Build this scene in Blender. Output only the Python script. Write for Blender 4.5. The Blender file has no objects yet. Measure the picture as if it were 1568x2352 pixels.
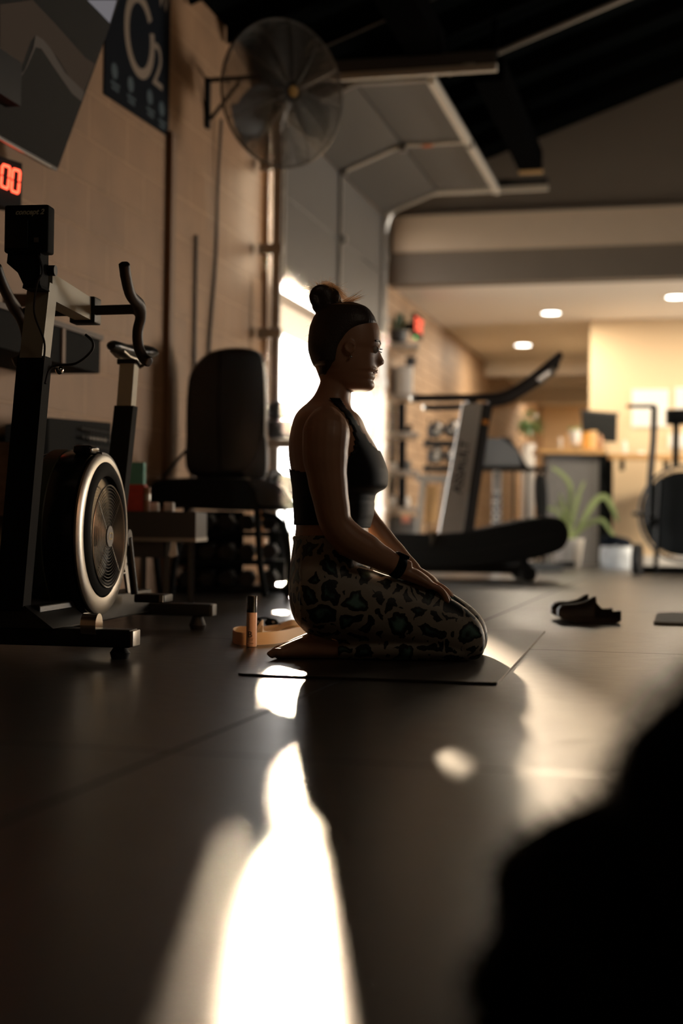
import bpy, bmesh, math, random
from mathutils import Vector, Matrix
random.seed(7)
PI = math.pi
scene = bpy.context.scene
COL = scene.collection

# ------------------------------------------------------------------ camera
FPX = 3267.0                      # focal length in pixels of the 1568 x 2352 frame (50 mm on a 24 mm wide frame)
CH = 0.345                        # camera height
YAW = math.radians(14.1); PITCH = math.radians(0.56); ROLL = math.radians(0.8)
CAM = Vector((0, 0, CH))
Dv = Vector((-math.sin(YAW), math.cos(YAW), 0)); Rv = Vector((math.cos(YAW), math.sin(YAW), 0)); Uv = Vector((0, 0, 1))
_fw = Dv * math.cos(PITCH) + Uv * math.sin(PITCH)
_u0 = Uv * math.cos(PITCH) - Dv * math.sin(PITCH)
_rt = Rv * math.cos(ROLL) + _u0 * math.sin(ROLL)
_up = _u0 * math.cos(ROLL) - Rv * math.sin(ROLL)
cd = bpy.data.cameras.new('camera'); cam = bpy.data.objects.new('camera', cd); COL.objects.link(cam)
cd.sensor_fit = 'HORIZONTAL'; cd.sensor_width = 24.0; cd.lens = 24.0 * FPX / 1568.0
cd.clip_start = 0.02; cd.clip_end = 300
m3 = Matrix((_rt, _up, -_fw)).transposed()
cam.matrix_world = Matrix.Translation(CAM) @ m3.to_4x4()
cd.dof.use_dof = True; cd.dof.focus_distance = 3.72; cd.dof.aperture_fstop = 1.7
scene.camera = cam
def ray(px, py): return _fw + _rt * ((px - 784) / FPX) + _up * ((1176 - py) / FPX)
def D(px, py, z): return CAM + ray(px, py) * z                       # point seen at a pixel, z metres away
def PZ(px, py, h=0.0):
    r = ray(px, py); return CAM + r * ((h - CH) / r.z)
def PX(px, py, X):
    r = ray(px, py); return CAM + r * (X / r.x)
def PY(px, py, Y):
    r = ray(px, py); return CAM + r * (Y / r.y)

# ------------------------------------------------------------------ light
scene.view_settings.view_transform = 'Standard'; scene.view_settings.look = 'None'
scene.view_settings.gamma = 1; scene.view_settings.use_curve_mapping = False
scene.view_settings.exposure = 0.0
w = bpy.data.worlds.new('sky'); scene.world = w; w.use_nodes = True
bg = w.node_tree.nodes['Background']; bg.inputs[0].default_value = (1.0, 0.97, 0.93, 1); bg.inputs[1].default_value = 7.5
def lamp(name, kind, loc, energy, color, look=None, **kw):
    l = bpy.data.lights.new(name, kind); l.energy = energy; l.color = color
    for k, v in kw.items(): setattr(l, k, v)
    o = bpy.data.objects.new(name, l); COL.objects.link(o); o.location = loc
    if look is not None: o.rotation_euler = (Vector(look)).to_track_quat('-Z', 'Y').to_euler()
    return o
sdir = ray(632, 708).normalized()
lamp('sun', 'SUN', (0, 0, 8), 40.0, (1.0, 0.77, 0.52), look=-sdir, angle=math.radians(1.2))
# unseen fill lamps added to brighten the hall, the woman and the back room
lamp('hall_fill', 'AREA', (2.6, 7.6, 3.5), 16, (1.0, 0.82, 0.64), look=(-0.4, 0.9, -0.55), shape='DISK', size=1.0)
lamp('front_fill', 'AREA', (1.6, 2.0, 2.6), 4.2, (1.0, 0.78, 0.58), look=(-0.9, 0.75, -0.75), shape='DISK', size=0.8)  # added fill from the camera side, no fixture there
lamp('side_fill', 'AREA', (5.4, 13.2, 1.3), 340, (1.0, 0.92, 0.82), look=(-1, 0.0, 0.12), shape='RECTANGLE', size=2.0, size_y=1.8)  # added fill panel inside the closed right wall

# ------------------------------------------------------------------ materials
def newmat(name):
    m = bpy.data.materials.new(name); m.use_nodes = True
    return m, m.node_tree.nodes, m.node_tree.links, m.node_tree.nodes['Principled BSDF']
def mat(name, col, rough=0.6, metal=0.0, spec=0.5, emit=None, es=1.0, noise=0.0, nscale=30, bump=0.0, trans=0.0, coat=0.0, sheen=0.0, sss=0.0):
    m, N, L, b = newmat(name)
    b.inputs['Base Color'].default_value = (*col, 1); b.inputs['Roughness'].default_value = rough
    b.inputs['Metallic'].default_value = metal; b.inputs['Specular IOR Level'].default_value = spec
    if trans: b.inputs['Transmission Weight'].default_value = trans
    if coat: b.inputs['Coat Weight'].default_value = coat
    if sheen: b.inputs['Sheen Weight'].default_value = sheen
    if sss:
        b.inputs['Subsurface Weight'].default_value = sss; b.inputs['Subsurface Radius'].default_value = (0.02, 0.006, 0.003)
        b.inputs['Subsurface Scale'].default_value = 0.5
    if emit: b.inputs['Emission Color'].default_value = (*emit, 1); b.inputs['Emission Strength'].default_value = es
    if noise or bump:
        tc = N.new('ShaderNodeTexCoord'); n = N.new('ShaderNodeTexNoise'); n.inputs['Scale'].default_value = nscale
        n.inputs['Detail'].default_value = 5; L.new(tc.outputs['Object'], n.inputs['Vector'])
        if noise:
            mx = N.new('ShaderNodeMix'); mx.data_type = 'RGBA'
            mx.inputs[6].default_value = (*[c * (1 - noise) for c in col], 1); mx.inputs[7].default_value = (*[min(1, c * (1 + noise)) for c in col], 1)
            L.new(n.outputs['Fac'], mx.inputs[0]); L.new(mx.outputs[2], b.inputs['Base Color'])
        if bump:
            bp = N.new('ShaderNodeBump'); bp.inputs['Strength'].default_value = bump; bp.inputs['Distance'].default_value = 0.01
            L.new(n.outputs['Fac'], bp.inputs['Height']); L.new(bp.outputs[0], b.inputs['Normal'])
    return m
def math_node(N, L, op, a, b=None):
    n = N.new('ShaderNodeMath'); n.operation = op
    for i, v in ((0, a), (1, b)):
        if v is None: continue
        if isinstance(v, (int, float)): n.inputs[i].default_value = v
        else: L.new(v, n.inputs[i])
    return n.outputs[0]

M = {}
M['black'] = mat('black_paint', (0.008, 0.009, 0.009), 0.45, spec=0.35)
M['blackmatte'] = mat('black_matte', (0.006, 0.007, 0.007), 0.85, spec=0.2)
M['gloss'] = mat('black_gloss', (0.006, 0.007, 0.007), 0.18)
M['rubber'] = mat('rubber', (0.015, 0.014, 0.013), 0.6)
M['grip'] = mat('foam_grip', (0.022, 0.016, 0.013), 0.5, bump=0.1, nscale=300)
M['leather'] = mat('black_vinyl', (0.016, 0.017, 0.018), 0.35, bump=0.15, nscale=60)
M['silver'] = mat('brushed_silver', (0.42, 0.40, 0.36), 0.35, 0.9)
M['chrome'] = mat('chrome', (0.8, 0.8, 0.78), 0.12, 1.0)
M['steel'] = mat('galvanised_steel', (0.36, 0.34, 0.31), 0.4, 0.8, noise=0.2)
M['alu'] = mat('satin_aluminium', (0.55, 0.50, 0.43), 0.45, 0.5)
M['greygreen'] = mat('sage_paint', (0.15, 0.17, 0.12), 0.5)
M['cream'] = mat('cream_paint', (0.62, 0.50, 0.36), 0.5)
M['grey'] = mat('grey_paint', (0.09, 0.09, 0.085), 0.5)
M['dgrey'] = mat('dark_grey', (0.04, 0.04, 0.04), 0.5)
M['padgrey'] = mat('grey_vinyl', (0.17, 0.17, 0.165), 0.5)
M['white'] = mat('white_paint', (0.75, 0.73, 0.69), 0.4)
M['paper'] = mat('paper', (0.85, 0.83, 0.78), 0.8)
M['wood'] = mat('oak_top', (0.52, 0.30, 0.12), 0.45, noise=0.25, nscale=8)
M['woodend'] = mat('raw_wood', (0.75, 0.48, 0.22), 0.6, noise=0.2, nscale=20)
M['doorpanel'] = mat('door_panel_grey', (0.13, 0.12, 0.108), 0.55, noise=0.06, nscale=60)
M['roof'] = mat('black_roof_deck', (0.005, 0.006, 0.006), 0.9, spec=0.0)
M['track'] = mat('bright_track_steel', (0.72, 0.66, 0.56), 0.45, 0.3)
M['rafter'] = mat('black_rafter', (0.004, 0.004, 0.004), 0.9, spec=0.0)
M['headwall'] = mat('grey_wall_paint', (0.17, 0.14, 0.11), 0.75, noise=0.08, nscale=3, bump=0.1)
M['band'] = mat('pale_band_paint', (0.60, 0.48, 0.36), 0.75, noise=0.05, nscale=6, bump=0.1)
M['lowceil'] = mat('ceiling_paint', (0.86, 0.81, 0.73), 0.8)
M['tanwall'] = mat('tan_wall_paint', (0.55, 0.36, 0.19), 0.8)
M['creamwall'] = mat('cream_wall_paint', (0.76, 0.58, 0.37), 0.8)
M['teal'] = mat('teal_card', (0.13, 0.42, 0.34), 0.5)
M['red'] = mat('red_card', (0.55, 0.06, 0.04), 0.5, noise=0.3, nscale=60)
M['tancard'] = mat('tan_card', (0.40, 0.22, 0.12), 0.6)
M['beige'] = mat('beige_latex', (0.72, 0.50, 0.28), 0.5, sss=0.1)
M['skin'] = mat('skin', (0.46, 0.25, 0.15), 0.42, sss=0.12)
M['top'] = mat('black_jersey', (0.007, 0.0075, 0.008), 0.6, spec=0.2)
M['hair'] = mat('brown_hair', (0.045, 0.028, 0.018), 0.5, bump=0.15, nscale=200)
M['strand'] = mat('backlit_hair', (0.65, 0.45, 0.28), 0.35)  # paler than the hair: the backlit glow is put into the colour
M['fur'] = mat('black_fur', (0.006, 0.0055, 0.005), 0.9, spec=0.12)
M['leaf'] = mat('leaf_green', (0.07, 0.13, 0.035), 0.45)
M['leafp'] = mat('leaf_pale', (0.30, 0.38, 0.16), 0.45)
M['amber'] = mat('amber_glass', (0.65, 0.32, 0.08), 0.2)
M['rose'] = mat('rose_bottle', (0.80, 0.50, 0.34), 0.3)
M['ink'] = mat('dark_ink', (0.03, 0.03, 0.03), 0.5)
M['navy'] = mat('navy_banner', (0.007, 0.010, 0.016), 0.9, spec=0.1)
M['bannerprint'] = mat('banner_print', (0.28, 0.21, 0.15), 0.7)
M['bannerblue'] = mat('banner_blue', (0.035, 0.07, 0.09), 0.7)
M['led'] = mat('red_led', (0.3, 0.02, 0.01), 0.5, emit=(1.0, 0.09, 0.04), es=3.5)
M['exitred'] = mat('exit_red', (0.4, 0.03, 0.02), 0.5, emit=(1.0, 0.10, 0.04), es=1.6)
M['ledgreen'] = mat('green_led', (0.02, 0.3, 0.05), 0.5, emit=(0.15, 0.8, 0.2), es=1.5)
M['lampglow'] = mat('lamp_glow', (1, 1, 1), 0.5, emit=(1.0, 0.93, 0.82), es=12)
M['gold'] = mat('gold_print', (0.55, 0.42, 0.10), 0.4)
M['label'] = mat('pale_print', (0.45, 0.47, 0.36), 0.5)
M['brown'] = mat('brown_trim', (0.25, 0.14, 0.07), 0.6)
M['greymesh'] = mat('grey_foam', (0.20, 0.20, 0.19), 0.8, bump=0.4, nscale=80)
M['screen'] = mat('screen_glass', (0.003, 0.004, 0.004), 0.6, spec=0.06)
M['scr1'] = mat('reflection_dim_grey', (0.01, 0.01, 0.01), 0.9, spec=0.05, emit=(0.10, 0.075, 0.055), es=0.42)  # faint glow colours for the reflections painted on the screen
M['scr2'] = mat('reflection_brown', (0.01, 0.01, 0.01), 0.9, spec=0.05, emit=(0.045, 0.030, 0.020), es=0.6)
M['scr3'] = mat('reflection_pale', (0.01, 0.01, 0.01), 0.9, spec=0.05, emit=(0.16, 0.15, 0.16), es=0.9)
M['yellow'] = mat('yellow_badge', (0.50, 0.27, 0.05), 0.4)

# black rubber gym floor with seams
def floor_mat():
    m, N, L, b = newmat('rubber_floor')
    geo = N.new('ShaderNodeNewGeometry'); sx = N.new('ShaderNodeSeparateXYZ'); L.new(geo.outputs['Position'], sx.inputs[0])
    def line(out, off, per, wd):
        a = math_node(N, L, 'ADD', out, -off + per * 50.5)
        a = math_node(N, L, 'MODULO', a, per); a = math_node(N, L, 'SUBTRACT', a, per / 2)
        a = math_node(N, L, 'ABSOLUTE', a); return math_node(N, L, 'LESS_THAN', a, wd)
    seam = math_node(N, L, 'MAXIMUM', line(sx.outputs[0], -0.77, 1.22, 0.004), line(sx.outputs[1], 2.03, 2.05, 0.004))
    n1 = N.new('ShaderNodeTexNoise'); n1.inputs['Scale'].default_value = 1.8; n1.inputs['Detail'].default_value = 6; L.new(geo.outputs['Position'], n1.inputs['Vector'])
    mp = N.new('ShaderNodeMapping'); mp.inputs['Scale'].default_value = (1.0, 4.0, 1.0); mp.inputs['Rotation'].default_value = (0, 0, YAW); L.new(geo.outputs['Position'], mp.inputs[0])
    n2 = N.new('ShaderNodeTexNoise'); n2.inputs['Scale'].default_value = 14; n2.inputs['Detail'].default_value = 6; L.new(mp.outputs[0], n2.inputs['Vector'])
    n3 = N.new('ShaderNodeTexNoise'); n3.inputs['Scale'].default_value = 320; n3.inputs['Detail'].default_value = 3; L.new(geo.outputs['Position'], n3.inputs['Vector'])
    cr = N.new('ShaderNodeValToRGB'); e = cr.color_ramp.elements
    e[0].position = 0.3; e[0].color = (0.016, 0.015, 0.013, 1); e[1].position = 0.75; e[1].color = (0.050, 0.045, 0.038, 1)
    L.new(math_node(N, L, 'ADD', math_node(N, L, 'MULTIPLY', n1.outputs['Fac'], 0.5), math_node(N, L, 'MULTIPLY', n2.outputs['Fac'], 0.5)), cr.inputs[0])
    mx = N.new('ShaderNodeMix'); mx.data_type = 'RGBA'; L.new(seam, mx.inputs[0]); L.new(cr.outputs[0], mx.inputs[6]); mx.inputs[7].default_value = (0.004, 0.004, 0.004, 1)
    L.new(mx.outputs[2], b.inputs['Base Color'])
    r = math_node(N, L, 'ADD', math_node(N, L, 'MULTIPLY', n2.outputs['Fac'], 0.14), 0.24)
    L.new(math_node(N, L, 'ADD', r, math_node(N, L, 'MULTIPLY', seam, 0.4)), b.inputs['Roughness'])
    b.inputs['Specular IOR Level'].default_value = 0.5
    hgt = math_node(N, L, 'SUBTRACT', math_node(N, L, 'MULTIPLY', n3.outputs['Fac'], 0.35), seam)
    bp = N.new('ShaderNodeBump'); bp.inputs['Strength'].default_value = 0.25; bp.inputs['Distance'].default_value = 0.002
    L.new(hgt, bp.inputs['Height']); L.new(bp.outputs[0], b.inputs['Normal'])
    return m
M['floor'] = floor_mat()
def block_mat(name, c1, c2, bw, bh, bump, mortar):
    m, N, L, b = newmat(name)
    geo = N.new('ShaderNodeNewGeometry'); sx = N.new('ShaderNodeSeparateXYZ'); L.new(geo.outputs['Position'], sx.inputs[0])
    cb = N.new('ShaderNodeCombineXYZ'); L.new(sx.outputs[1], cb.inputs[0]); L.new(sx.outputs[2], cb.inputs[1])
    br = N.new('ShaderNodeTexBrick'); br.inputs['Scale'].default_value = 1; br.inputs['Brick Width'].default_value = bw
    br.inputs['Row Height'].default_value = bh; br.inputs['Mortar Size'].default_value = 0.006; br.inputs['Mortar Smooth'].default_value = 0.3
    br.inputs['Color1'].default_value = (*c1, 1); br.inputs['Color2'].default_value = (*c2, 1); br.inputs['Mortar'].default_value = (*mortar, 1)
    L.new(cb.outputs[0], br.inputs['Vector'])
    n = N.new('ShaderNodeTexNoise'); n.inputs['Scale'].default_value = 3; n.inputs['Detail'].default_value = 6; L.new(geo.outputs['Position'], n.inputs['Vector'])
    mx = N.new('ShaderNodeMix'); mx.data_type = 'RGBA'; mx.blend_type = 'MULTIPLY'; mx.inputs[0].default_value = 0.5
    cr = N.new('ShaderNodeValToRGB'); cr.color_ramp.elements[0].position = 0.3; cr.color_ramp.elements[0].color = (0.6, 0.6, 0.6, 1); cr.color_ramp.elements[1].position = 0.6
    L.new(n.outputs['Fac'], cr.inputs[0]); L.new(br.outputs['Color'], mx.inputs[6]); L.new(cr.outputs[0], mx.inputs[7]); L.new(mx.outputs[2], b.inputs['Base Color'])
    b.inputs['Roughness'].default_value = 0.6
    bp = N.new('ShaderNodeBump'); bp.inputs['Strength'].default_value = bump; bp.inputs['Distance'].default_value = 0.004; bp.invert = True
    L.new(br.outputs['Fac'], bp.inputs['Height']); L.new(bp.outputs[0], b.inputs['Normal'])
    return m
M['block'] = block_mat('painted_block', (0.42, 0.235, 0.112), (0.39, 0.215, 0.102), 0.42, 0.20, 0.8, (0.52, 0.31, 0.16))  # lighter mortar stands in for light grazing the joints
M['slat'] = block_mat('brick_wall', (0.42, 0.28, 0.17), (0.34, 0.22, 0.13), 0.30, 0.10, 1.0, (0.16, 0.08, 0.04))
def leopard_mat():
    m, N, L, b = newmat('leopard_print')
    tc = N.new('ShaderNodeTexCoord'); n = N.new('ShaderNodeTexNoise'); n.inputs['Scale'].default_value = 22; n.inputs['Detail'].default_value = 3
    L.new(tc.outputs['Object'], n.inputs['Vector'])
    ad = N.new('ShaderNodeVectorMath'); ad.operation = 'MULTIPLY_ADD'; L.new(n.outputs['Color'], ad.inputs[0]); ad.inputs[1].default_value = (0.05, 0.05, 0.05); L.new(tc.outputs['Object'], ad.inputs[2])
    v = N.new('ShaderNodeTexVoronoi'); v.inputs['Scale'].default_value = 19; v.inputs['Randomness'].default_value = 0.95; L.new(ad.outputs[0], v.inputs['Vector'])
    ve = N.new('ShaderNodeTexVoronoi'); ve.feature = 'DISTANCE_TO_EDGE'; ve.inputs['Scale'].default_value = 19; ve.inputs['Randomness'].default_value = 0.95; L.new(ad.outputs[0], ve.inputs['Vector'])
    sc = N.new('ShaderNodeSeparateColor'); L.new(v.outputs['Color'], sc.inputs[0])
    thr = math_node(N, L, 'ADD', math_node(N, L, 'MULTIPLY', sc.outputs[0], 0.09), 0.062)          # width of the pale gap differs per spot
    spot = math_node(N, L, 'GREATER_THAN', ve.outputs['Distance'], thr)
    core_t = math_node(N, L, 'ADD', math_node(N, L, 'MULTIPLY', sc.outputs[1], 0.10), 0.20)
    core = N.new('ShaderNodeMapRange'); L.new(ve.outputs['Distance'], core.inputs[0]); L.new(core_t, core.inputs[1]); core.inputs[2].default_value = 0.46
    c1 = N.new('ShaderNodeMix'); c1.data_type = 'RGBA'; L.new(core.outputs[0], c1.inputs[0]); c1.inputs[6].default_value = (0.006, 0.007, 0.007, 1); c1.inputs[7].default_value = (0.13, 0.26, 0.22, 1)
    c2 = N.new('ShaderNodeMix'); c2.data_type = 'RGBA'; L.new(spot, c2.inputs[0]); c2.inputs[6].default_value = (0.32, 0.285, 0.23, 1); L.new(c1.outputs[2], c2.inputs[7])
    L.new(c2.outputs[2], b.inputs['Base Color']); b.inputs['Roughness'].default_value = 0.5
    return m
M['leopard'] = leopard_mat()
M['camo'] = mat('camo_foam', (0.022, 0.014, 0.009), 0.5, noise=0.9, nscale=25)
M['matm'] = mat('yoga_mat', (0.035, 0.028, 0.022), 0.33, bump=0.12, nscale=250)

# ------------------------------------------------------------------ mesh tools
class MB:
    def __init__(s, Mx=None): s.bm = bmesh.new(); s.M = Mx or Matrix.Identity(4)
    def v(s, p): return s.bm.verts.new(s.M @ Vector(p))
    def face(s, vs):
        try: return s.bm.faces.new(vs)
        except ValueError: return None
    def box(s, c, size, R=None, bev=0.0):
        c = Vector(c); R = R or Matrix.Identity(3); h = [x / 2 for x in size]
        def at(x, y, z): return s.v(c + R @ Vector((x, y, z)))
        if bev <= 0:
            vs = [at(x * h[0], y * h[1], z * h[2]) for x in (-1, 1) for y in (-1, 1) for z in (-1, 1)]
            for f in ((0, 1, 3, 2), (4, 6, 7, 5), (0, 4, 5, 1), (2, 3, 7, 6), (0, 2, 6, 4), (1, 5, 7, 3)): s.face([vs[i] for i in f])
        else:
            t = bmesh.new(); bmesh.ops.create_cube(t, size=1)
            for q in t.verts: q.co = Vector((q.co.x * size[0], q.co.y * size[1], q.co.z * size[2]))
            bmesh.ops.bevel(t, geom=list(t.edges), offset=bev, segments=3, affect='EDGES', profile=0.5)
            mp = {q: s.v(c + R @ q.co) for q in t.verts}
            for f in t.faces: s.face([mp[q] for q in f.verts])
            t.free()
        return s
    def boxx(s, a, b, bev=0.0):
        a = Vector(a); b = Vector(b); return s.box((a + b) / 2, [abs(x) for x in (b - a)], bev=bev)
    def loft(s, rings, cap=True, closed=False):
        rs = [[s.v(p) for p in r] for r in rings]; n = len(rs[0]); K = len(rs)
        for i in range(K if closed else K - 1):
            A = rs[i]; B = rs[(i + 1) % K]
            for k in range(n): s.face([A[k], A[(k + 1) % n], B[(k + 1) % n], B[k]])
        if cap and not closed: s.face(rs[0][::-1]); s.face(rs[-1])
        return s
    def tube(s, pts, r, n=10, closed=False, flat=1.0, up=None, cap=True):
        pts = [Vector(p) for p in pts]; K = len(pts); rr = r if isinstance(r, (list, tuple)) else [r] * K
        rings = []; prev = None
        for i, p in enumerate(pts):
            if closed: t = pts[(i + 1) % K] - pts[i - 1]
            else: t = pts[min(i + 1, K - 1)] - pts[max(i - 1, 0)]
            if t.length < 1e-9: t = Vector((0, 0, 1))
            t.normalize()
            if prev is None:
                a = Vector(up) if up is not None else (Vector((0, 0, 1)) if abs(t.z) < 0.9 else Vector((1, 0, 0)))
            else: a = prev
            a = a - t * a.dot(t)
            if a.length < 1e-6: a = t.orthogonal()
            a.normalize(); prev = a; b = t.cross(a)
            rings.append([p + a * (rr[i] * flat * math.cos(2 * PI * k / n)) + b * (rr[i] * math.sin(2 * PI * k / n)) for k in range(n)])
        return s.loft(rings, cap, closed)
    def ribbon(s, pts, wv, th):
        """flat band: pts = path, wv = width vector, th = thickness"""
        pts = [Vector(p) for p in pts]; wv = Vector(wv); rings = []
        for i, p in enumerate(pts):
            t = (pts[min(i + 1, len(pts) - 1)] - pts[max(i - 1, 0)]).normalized(); nrm = t.cross(wv).normalized() * th / 2
            rings.append([p - wv / 2 - nrm, p + wv / 2 - nrm, p + wv / 2 + nrm, p - wv / 2 + nrm])
        return s.loft(rings)
    def lathe(s, prof, c=(0, 0, 0), n=24, R=None, cap=True):
        c = Vector(c); R = R or Matrix.Identity(3)
        rings = [[c + R @ Vector((r * math.cos(2 * PI * k / n), r * math.sin(2 * PI * k / n), z)) for k in range(n)] for r, z in prof]
        return s.loft(rings, cap)
    def ball(s, c, r, n=16, R=None):
        r = (r, r, r) if isinstance(r, (int, float)) else r; c = Vector(c); R = R or Matrix.Identity(3); K = max(6, n // 2)
        rings = []
        for i in range(K + 1):
            a = PI * min(max(i, 0.08), K - 0.08) / K
            rings.append([c + R @ Vector((r[0] * math.sin(a) * math.cos(2 * PI * k / n), r[1] * math.sin(a) * math.sin(2 * PI * k / n), -r[2] * math.cos(a))) for k in range(n)])
        return s.loft(rings)
    def prism(s, poly, ext):
        """poly: list of 3D points, ext: extrusion vector"""
        ext = Vector(ext); a = [s.v(p) for p in poly]; b = [s.v(Vector(p) + ext) for p in poly]; n = len(a)
        s.face(a[::-1]); s.face(b)
        for k in range(n): s.face([a[k], a[(k + 1) % n], b[(k + 1) % n], b[k]])
        return s
    def torus(s, c, R1, r, ax=(0, 0, 1), n=40, m=6):
        ax = Vector(ax).normalized(); a = ax.orthogonal().normalized(); b = ax.cross(a)
        return s.tube([Vector(c) + a * (R1 * math.cos(2 * PI * k / n)) + b * (R1 * math.sin(2 * PI * k / n)) for k in range(n)], r, m, closed=True, up=ax)
def spline(pts, k=8):
    pts = [Vector(p) for p in pts]; out = []
    for i in range(len(pts) - 1):
        p0 = pts[max(i - 1, 0)]; p1 = pts[i]; p2 = pts[i + 1]; p3 = pts[min(i + 2, len(pts) - 1)]
        for j in range(k):
            t = j / k; out.append(0.5 * ((2 * p1) + (p2 - p0) * t + (2 * p0 - 5 * p1 + 4 * p2 - p3) * t * t + (3 * p1 - p0 - 3 * p2 + p3) * t ** 3))
    out.append(pts[-1]); return out
def basis(x, y, z): return Matrix((Vector(x), Vector(y), Vector(z))).transposed()
CB = basis(Rv, Dv, Uv)                 # axes: right, away, up as the camera stands
def frame(o, x, y, z=(0, 0, 1)): return Matrix.Translation(Vector(o)) @ basis(x, y, z).to_4x4()

def mk(name, mb, m, parent=None, smooth=True, auto=40, mods=None):
    bm = mb.bm; bmesh.ops.recalc_face_normals(bm, faces=list(bm.faces))
    me = bpy.data.meshes.new(name)
    lo = Vector((1e9,) * 3); hi = -lo
    for q in bm.verts:
        for i in range(3): lo[i] = min(lo[i], q.co[i]); hi[i] = max(hi[i], q.co[i])
    c = Vector(((lo.x + hi.x) / 2, (lo.y + hi.y) / 2, lo.z))
    for q in bm.verts: q.co -= c
    if smooth:
        for f in bm.faces: f.smooth = True
        for e in bm.edges:
            if len(e.link_faces) == 2 and e.calc_face_angle(0) > math.radians(auto): e.smooth = False
    bm.to_mesh(me); bm.free(); me.materials.append(m)
    o = bpy.data.objects.new(name, me); COL.objects.link(o); o.location = c
    if parent:
        o.parent = parent
        r = parent; off = Vector((0, 0, 0))
        while r: off += r.location; r = r.parent
        o.location = c - off
    if mods:
        for t, kw in mods:
            md = o.modifiers.new(t.lower(), t)
            for k, v_ in kw.items(): setattr(md, k, v_)
        dg = bpy.context.evaluated_depsgraph_get(); ev = o.evaluated_get(dg)
        nm = bpy.data.meshes.new_from_object(ev); o.modifiers.clear(); o.data = nm
        if not nm.materials: nm.materials.append(m)
        for p in nm.polygons: p.use_smooth = True
    return o
def tag(o, label, cat, group=None):
    o['label'] = label; o['category'] = cat
    if group: o['group'] = group
    return o
def thing(name, label, cat, loc, group=None):
    o = bpy.data.objects.new(name, None); COL.objects.link(o); o.location = loc; o.empty_display_size = 0.05
    return tag(o, label, cat, group)
def solo(name, mb, m, label, cat, group=None, **kw): return tag(mk(name, mb, m, **kw), label, cat, group)
def struct(name, mb, m, parent=None, **kw):
    o = mk(name, mb, m, parent, **kw)
    if not parent: o['kind'] = 'structure'
    return o
def lab(o, l): o['label'] = l; return o
def stuff(o): o['kind'] = 'stuff'; return o
def text(name, body, Mx, size, m, parent, ext=0.001, align='CENTER', shear=0.0, bold=0.0):
    cu = bpy.data.curves.new('t', 'FONT'); cu.body = body; cu.size = size; cu.extrude = ext; cu.align_x = align; cu.align_y = 'CENTER'; cu.shear = shear; cu.offset = bold; cu.resolution_u = 3
    t = bpy.data.objects.new('t', cu); COL.objects.link(t)
    me = bpy.data.meshes.new_from_object(t.evaluated_get(bpy.context.evaluated_depsgraph_get()))
    bpy.data.objects.remove(t)
    mb = MB(); mb.bm.from_mesh(me); bmesh.ops.transform(mb.bm, matrix=Mx, verts=list(mb.bm.verts))
    return mk(name, mb, m, parent, smooth=False)
def dup(root, loc, label=None, group=None):
    r = root.copy(); COL.objects.link(r); r.location = loc
    if label: r['label'] = label
    if group: r['group'] = group
    for ch in list(root.children):
        c = ch.copy(); COL.objects.link(c); c.parent = r
        for g in list(ch.children):
            d = g.copy(); COL.objects.link(d); d.parent = c
    return r

# ================================================================== the setting
XW = -2.57; XR = 5.6; YB = -3.0; YH = 11.7; YE = 24.0
def roof_h(x): return 3.1 + 0.36 * (x - XW)
struct('floor', MB().boxx((XW - 0.2, YB, -0.1), (XR, YE, 0)), M['floor'], smooth=False)
struct('ground', MB().boxx((-60, -30, -0.2), (XW - 0.2, 60, -0.02)), mat('pale_concrete', (0.5, 0.47, 0.42), 0.8, noise=0.1), smooth=False)
# left wall of painted block: before the door, above it and beyond
DY0, DY1, DH = 8.29, 11.32, 2.72
wl = MB(); wl.boxx((XW - 0.2, YB, 0), (XW, DY0, 3.1)); wl.boxx((XW - 0.2, DY0, DH), (XW, DY1, 3.1)); wl.boxx((XW - 0.2, DY1, 0), (XW, YH, 3.1))
struct('wall_left', wl, M['block'], smooth=False)
struct('wall_left_far', MB().boxx((XW - 0.2, YH, 0), (XW, YE, 2.5)), M['slat'], smooth=False)
struct('wall_right', MB().boxx((XR, YB, 0), (XR + 0.2, YE, 6.2)), M['headwall'], smooth=False)
struct('wall_back', MB().boxx((XW - 0.2, YB - 0.2, 0), (XR + 0.2, YB, 6.2)), M['headwall'], smooth=False)
struct('wall_end', MB().boxx((XW - 0.2, YE, 0), (XR + 0.2, YE + 0.2, 2.6)), M['creamwall'], smooth=False)
# sloping roof deck
rf = MB(); rf.prism([(XW - 0.3, YB - 0.2, roof_h(XW) - 0.10), (XR + 0.2, YB - 0.2, roof_h(XR + 0.2)), (XR + 0.2, YB - 0.2, roof_h(XR + 0.2) + 0.1), (XW - 0.3, YB - 0.2, roof_h(XW) + 0.1)], (0, YH + 0.4 - YB, 0))
struct('ceiling', rf, M['roof'], smooth=False)
# wall over the low back room: dark paint, a pale band, dark paint
hb = 2.385; b0 = 2.65; b1 = 2.945
hw_ = MB(); hw_.prism([(XW, YH, hb), (XR, YH, hb), (XR, YH, roof_h(XR)), (XW, YH, roof_h(XW))], (0, 0.2, 0))
struct('wall_over_back_room', hw_, M['headwall'], smooth=False)
struct('trim_1', MB().boxx((XW + 0.05, YH - 0.035, b0), (XR, YH - 0.001, b1)), M['band'], smooth=False)
struct('trim_2', MB().boxx((XW + 0.05, YH - 0.055, b1), (XR, YH - 0.001, b1 + 0.02)), M['headwall'], smooth=False)
struct('ceiling_low', MB().boxx((XW, YH + 0.2, 2.40), (XR, YE, 2.5)), M['lowceil'], smooth=False)
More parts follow.
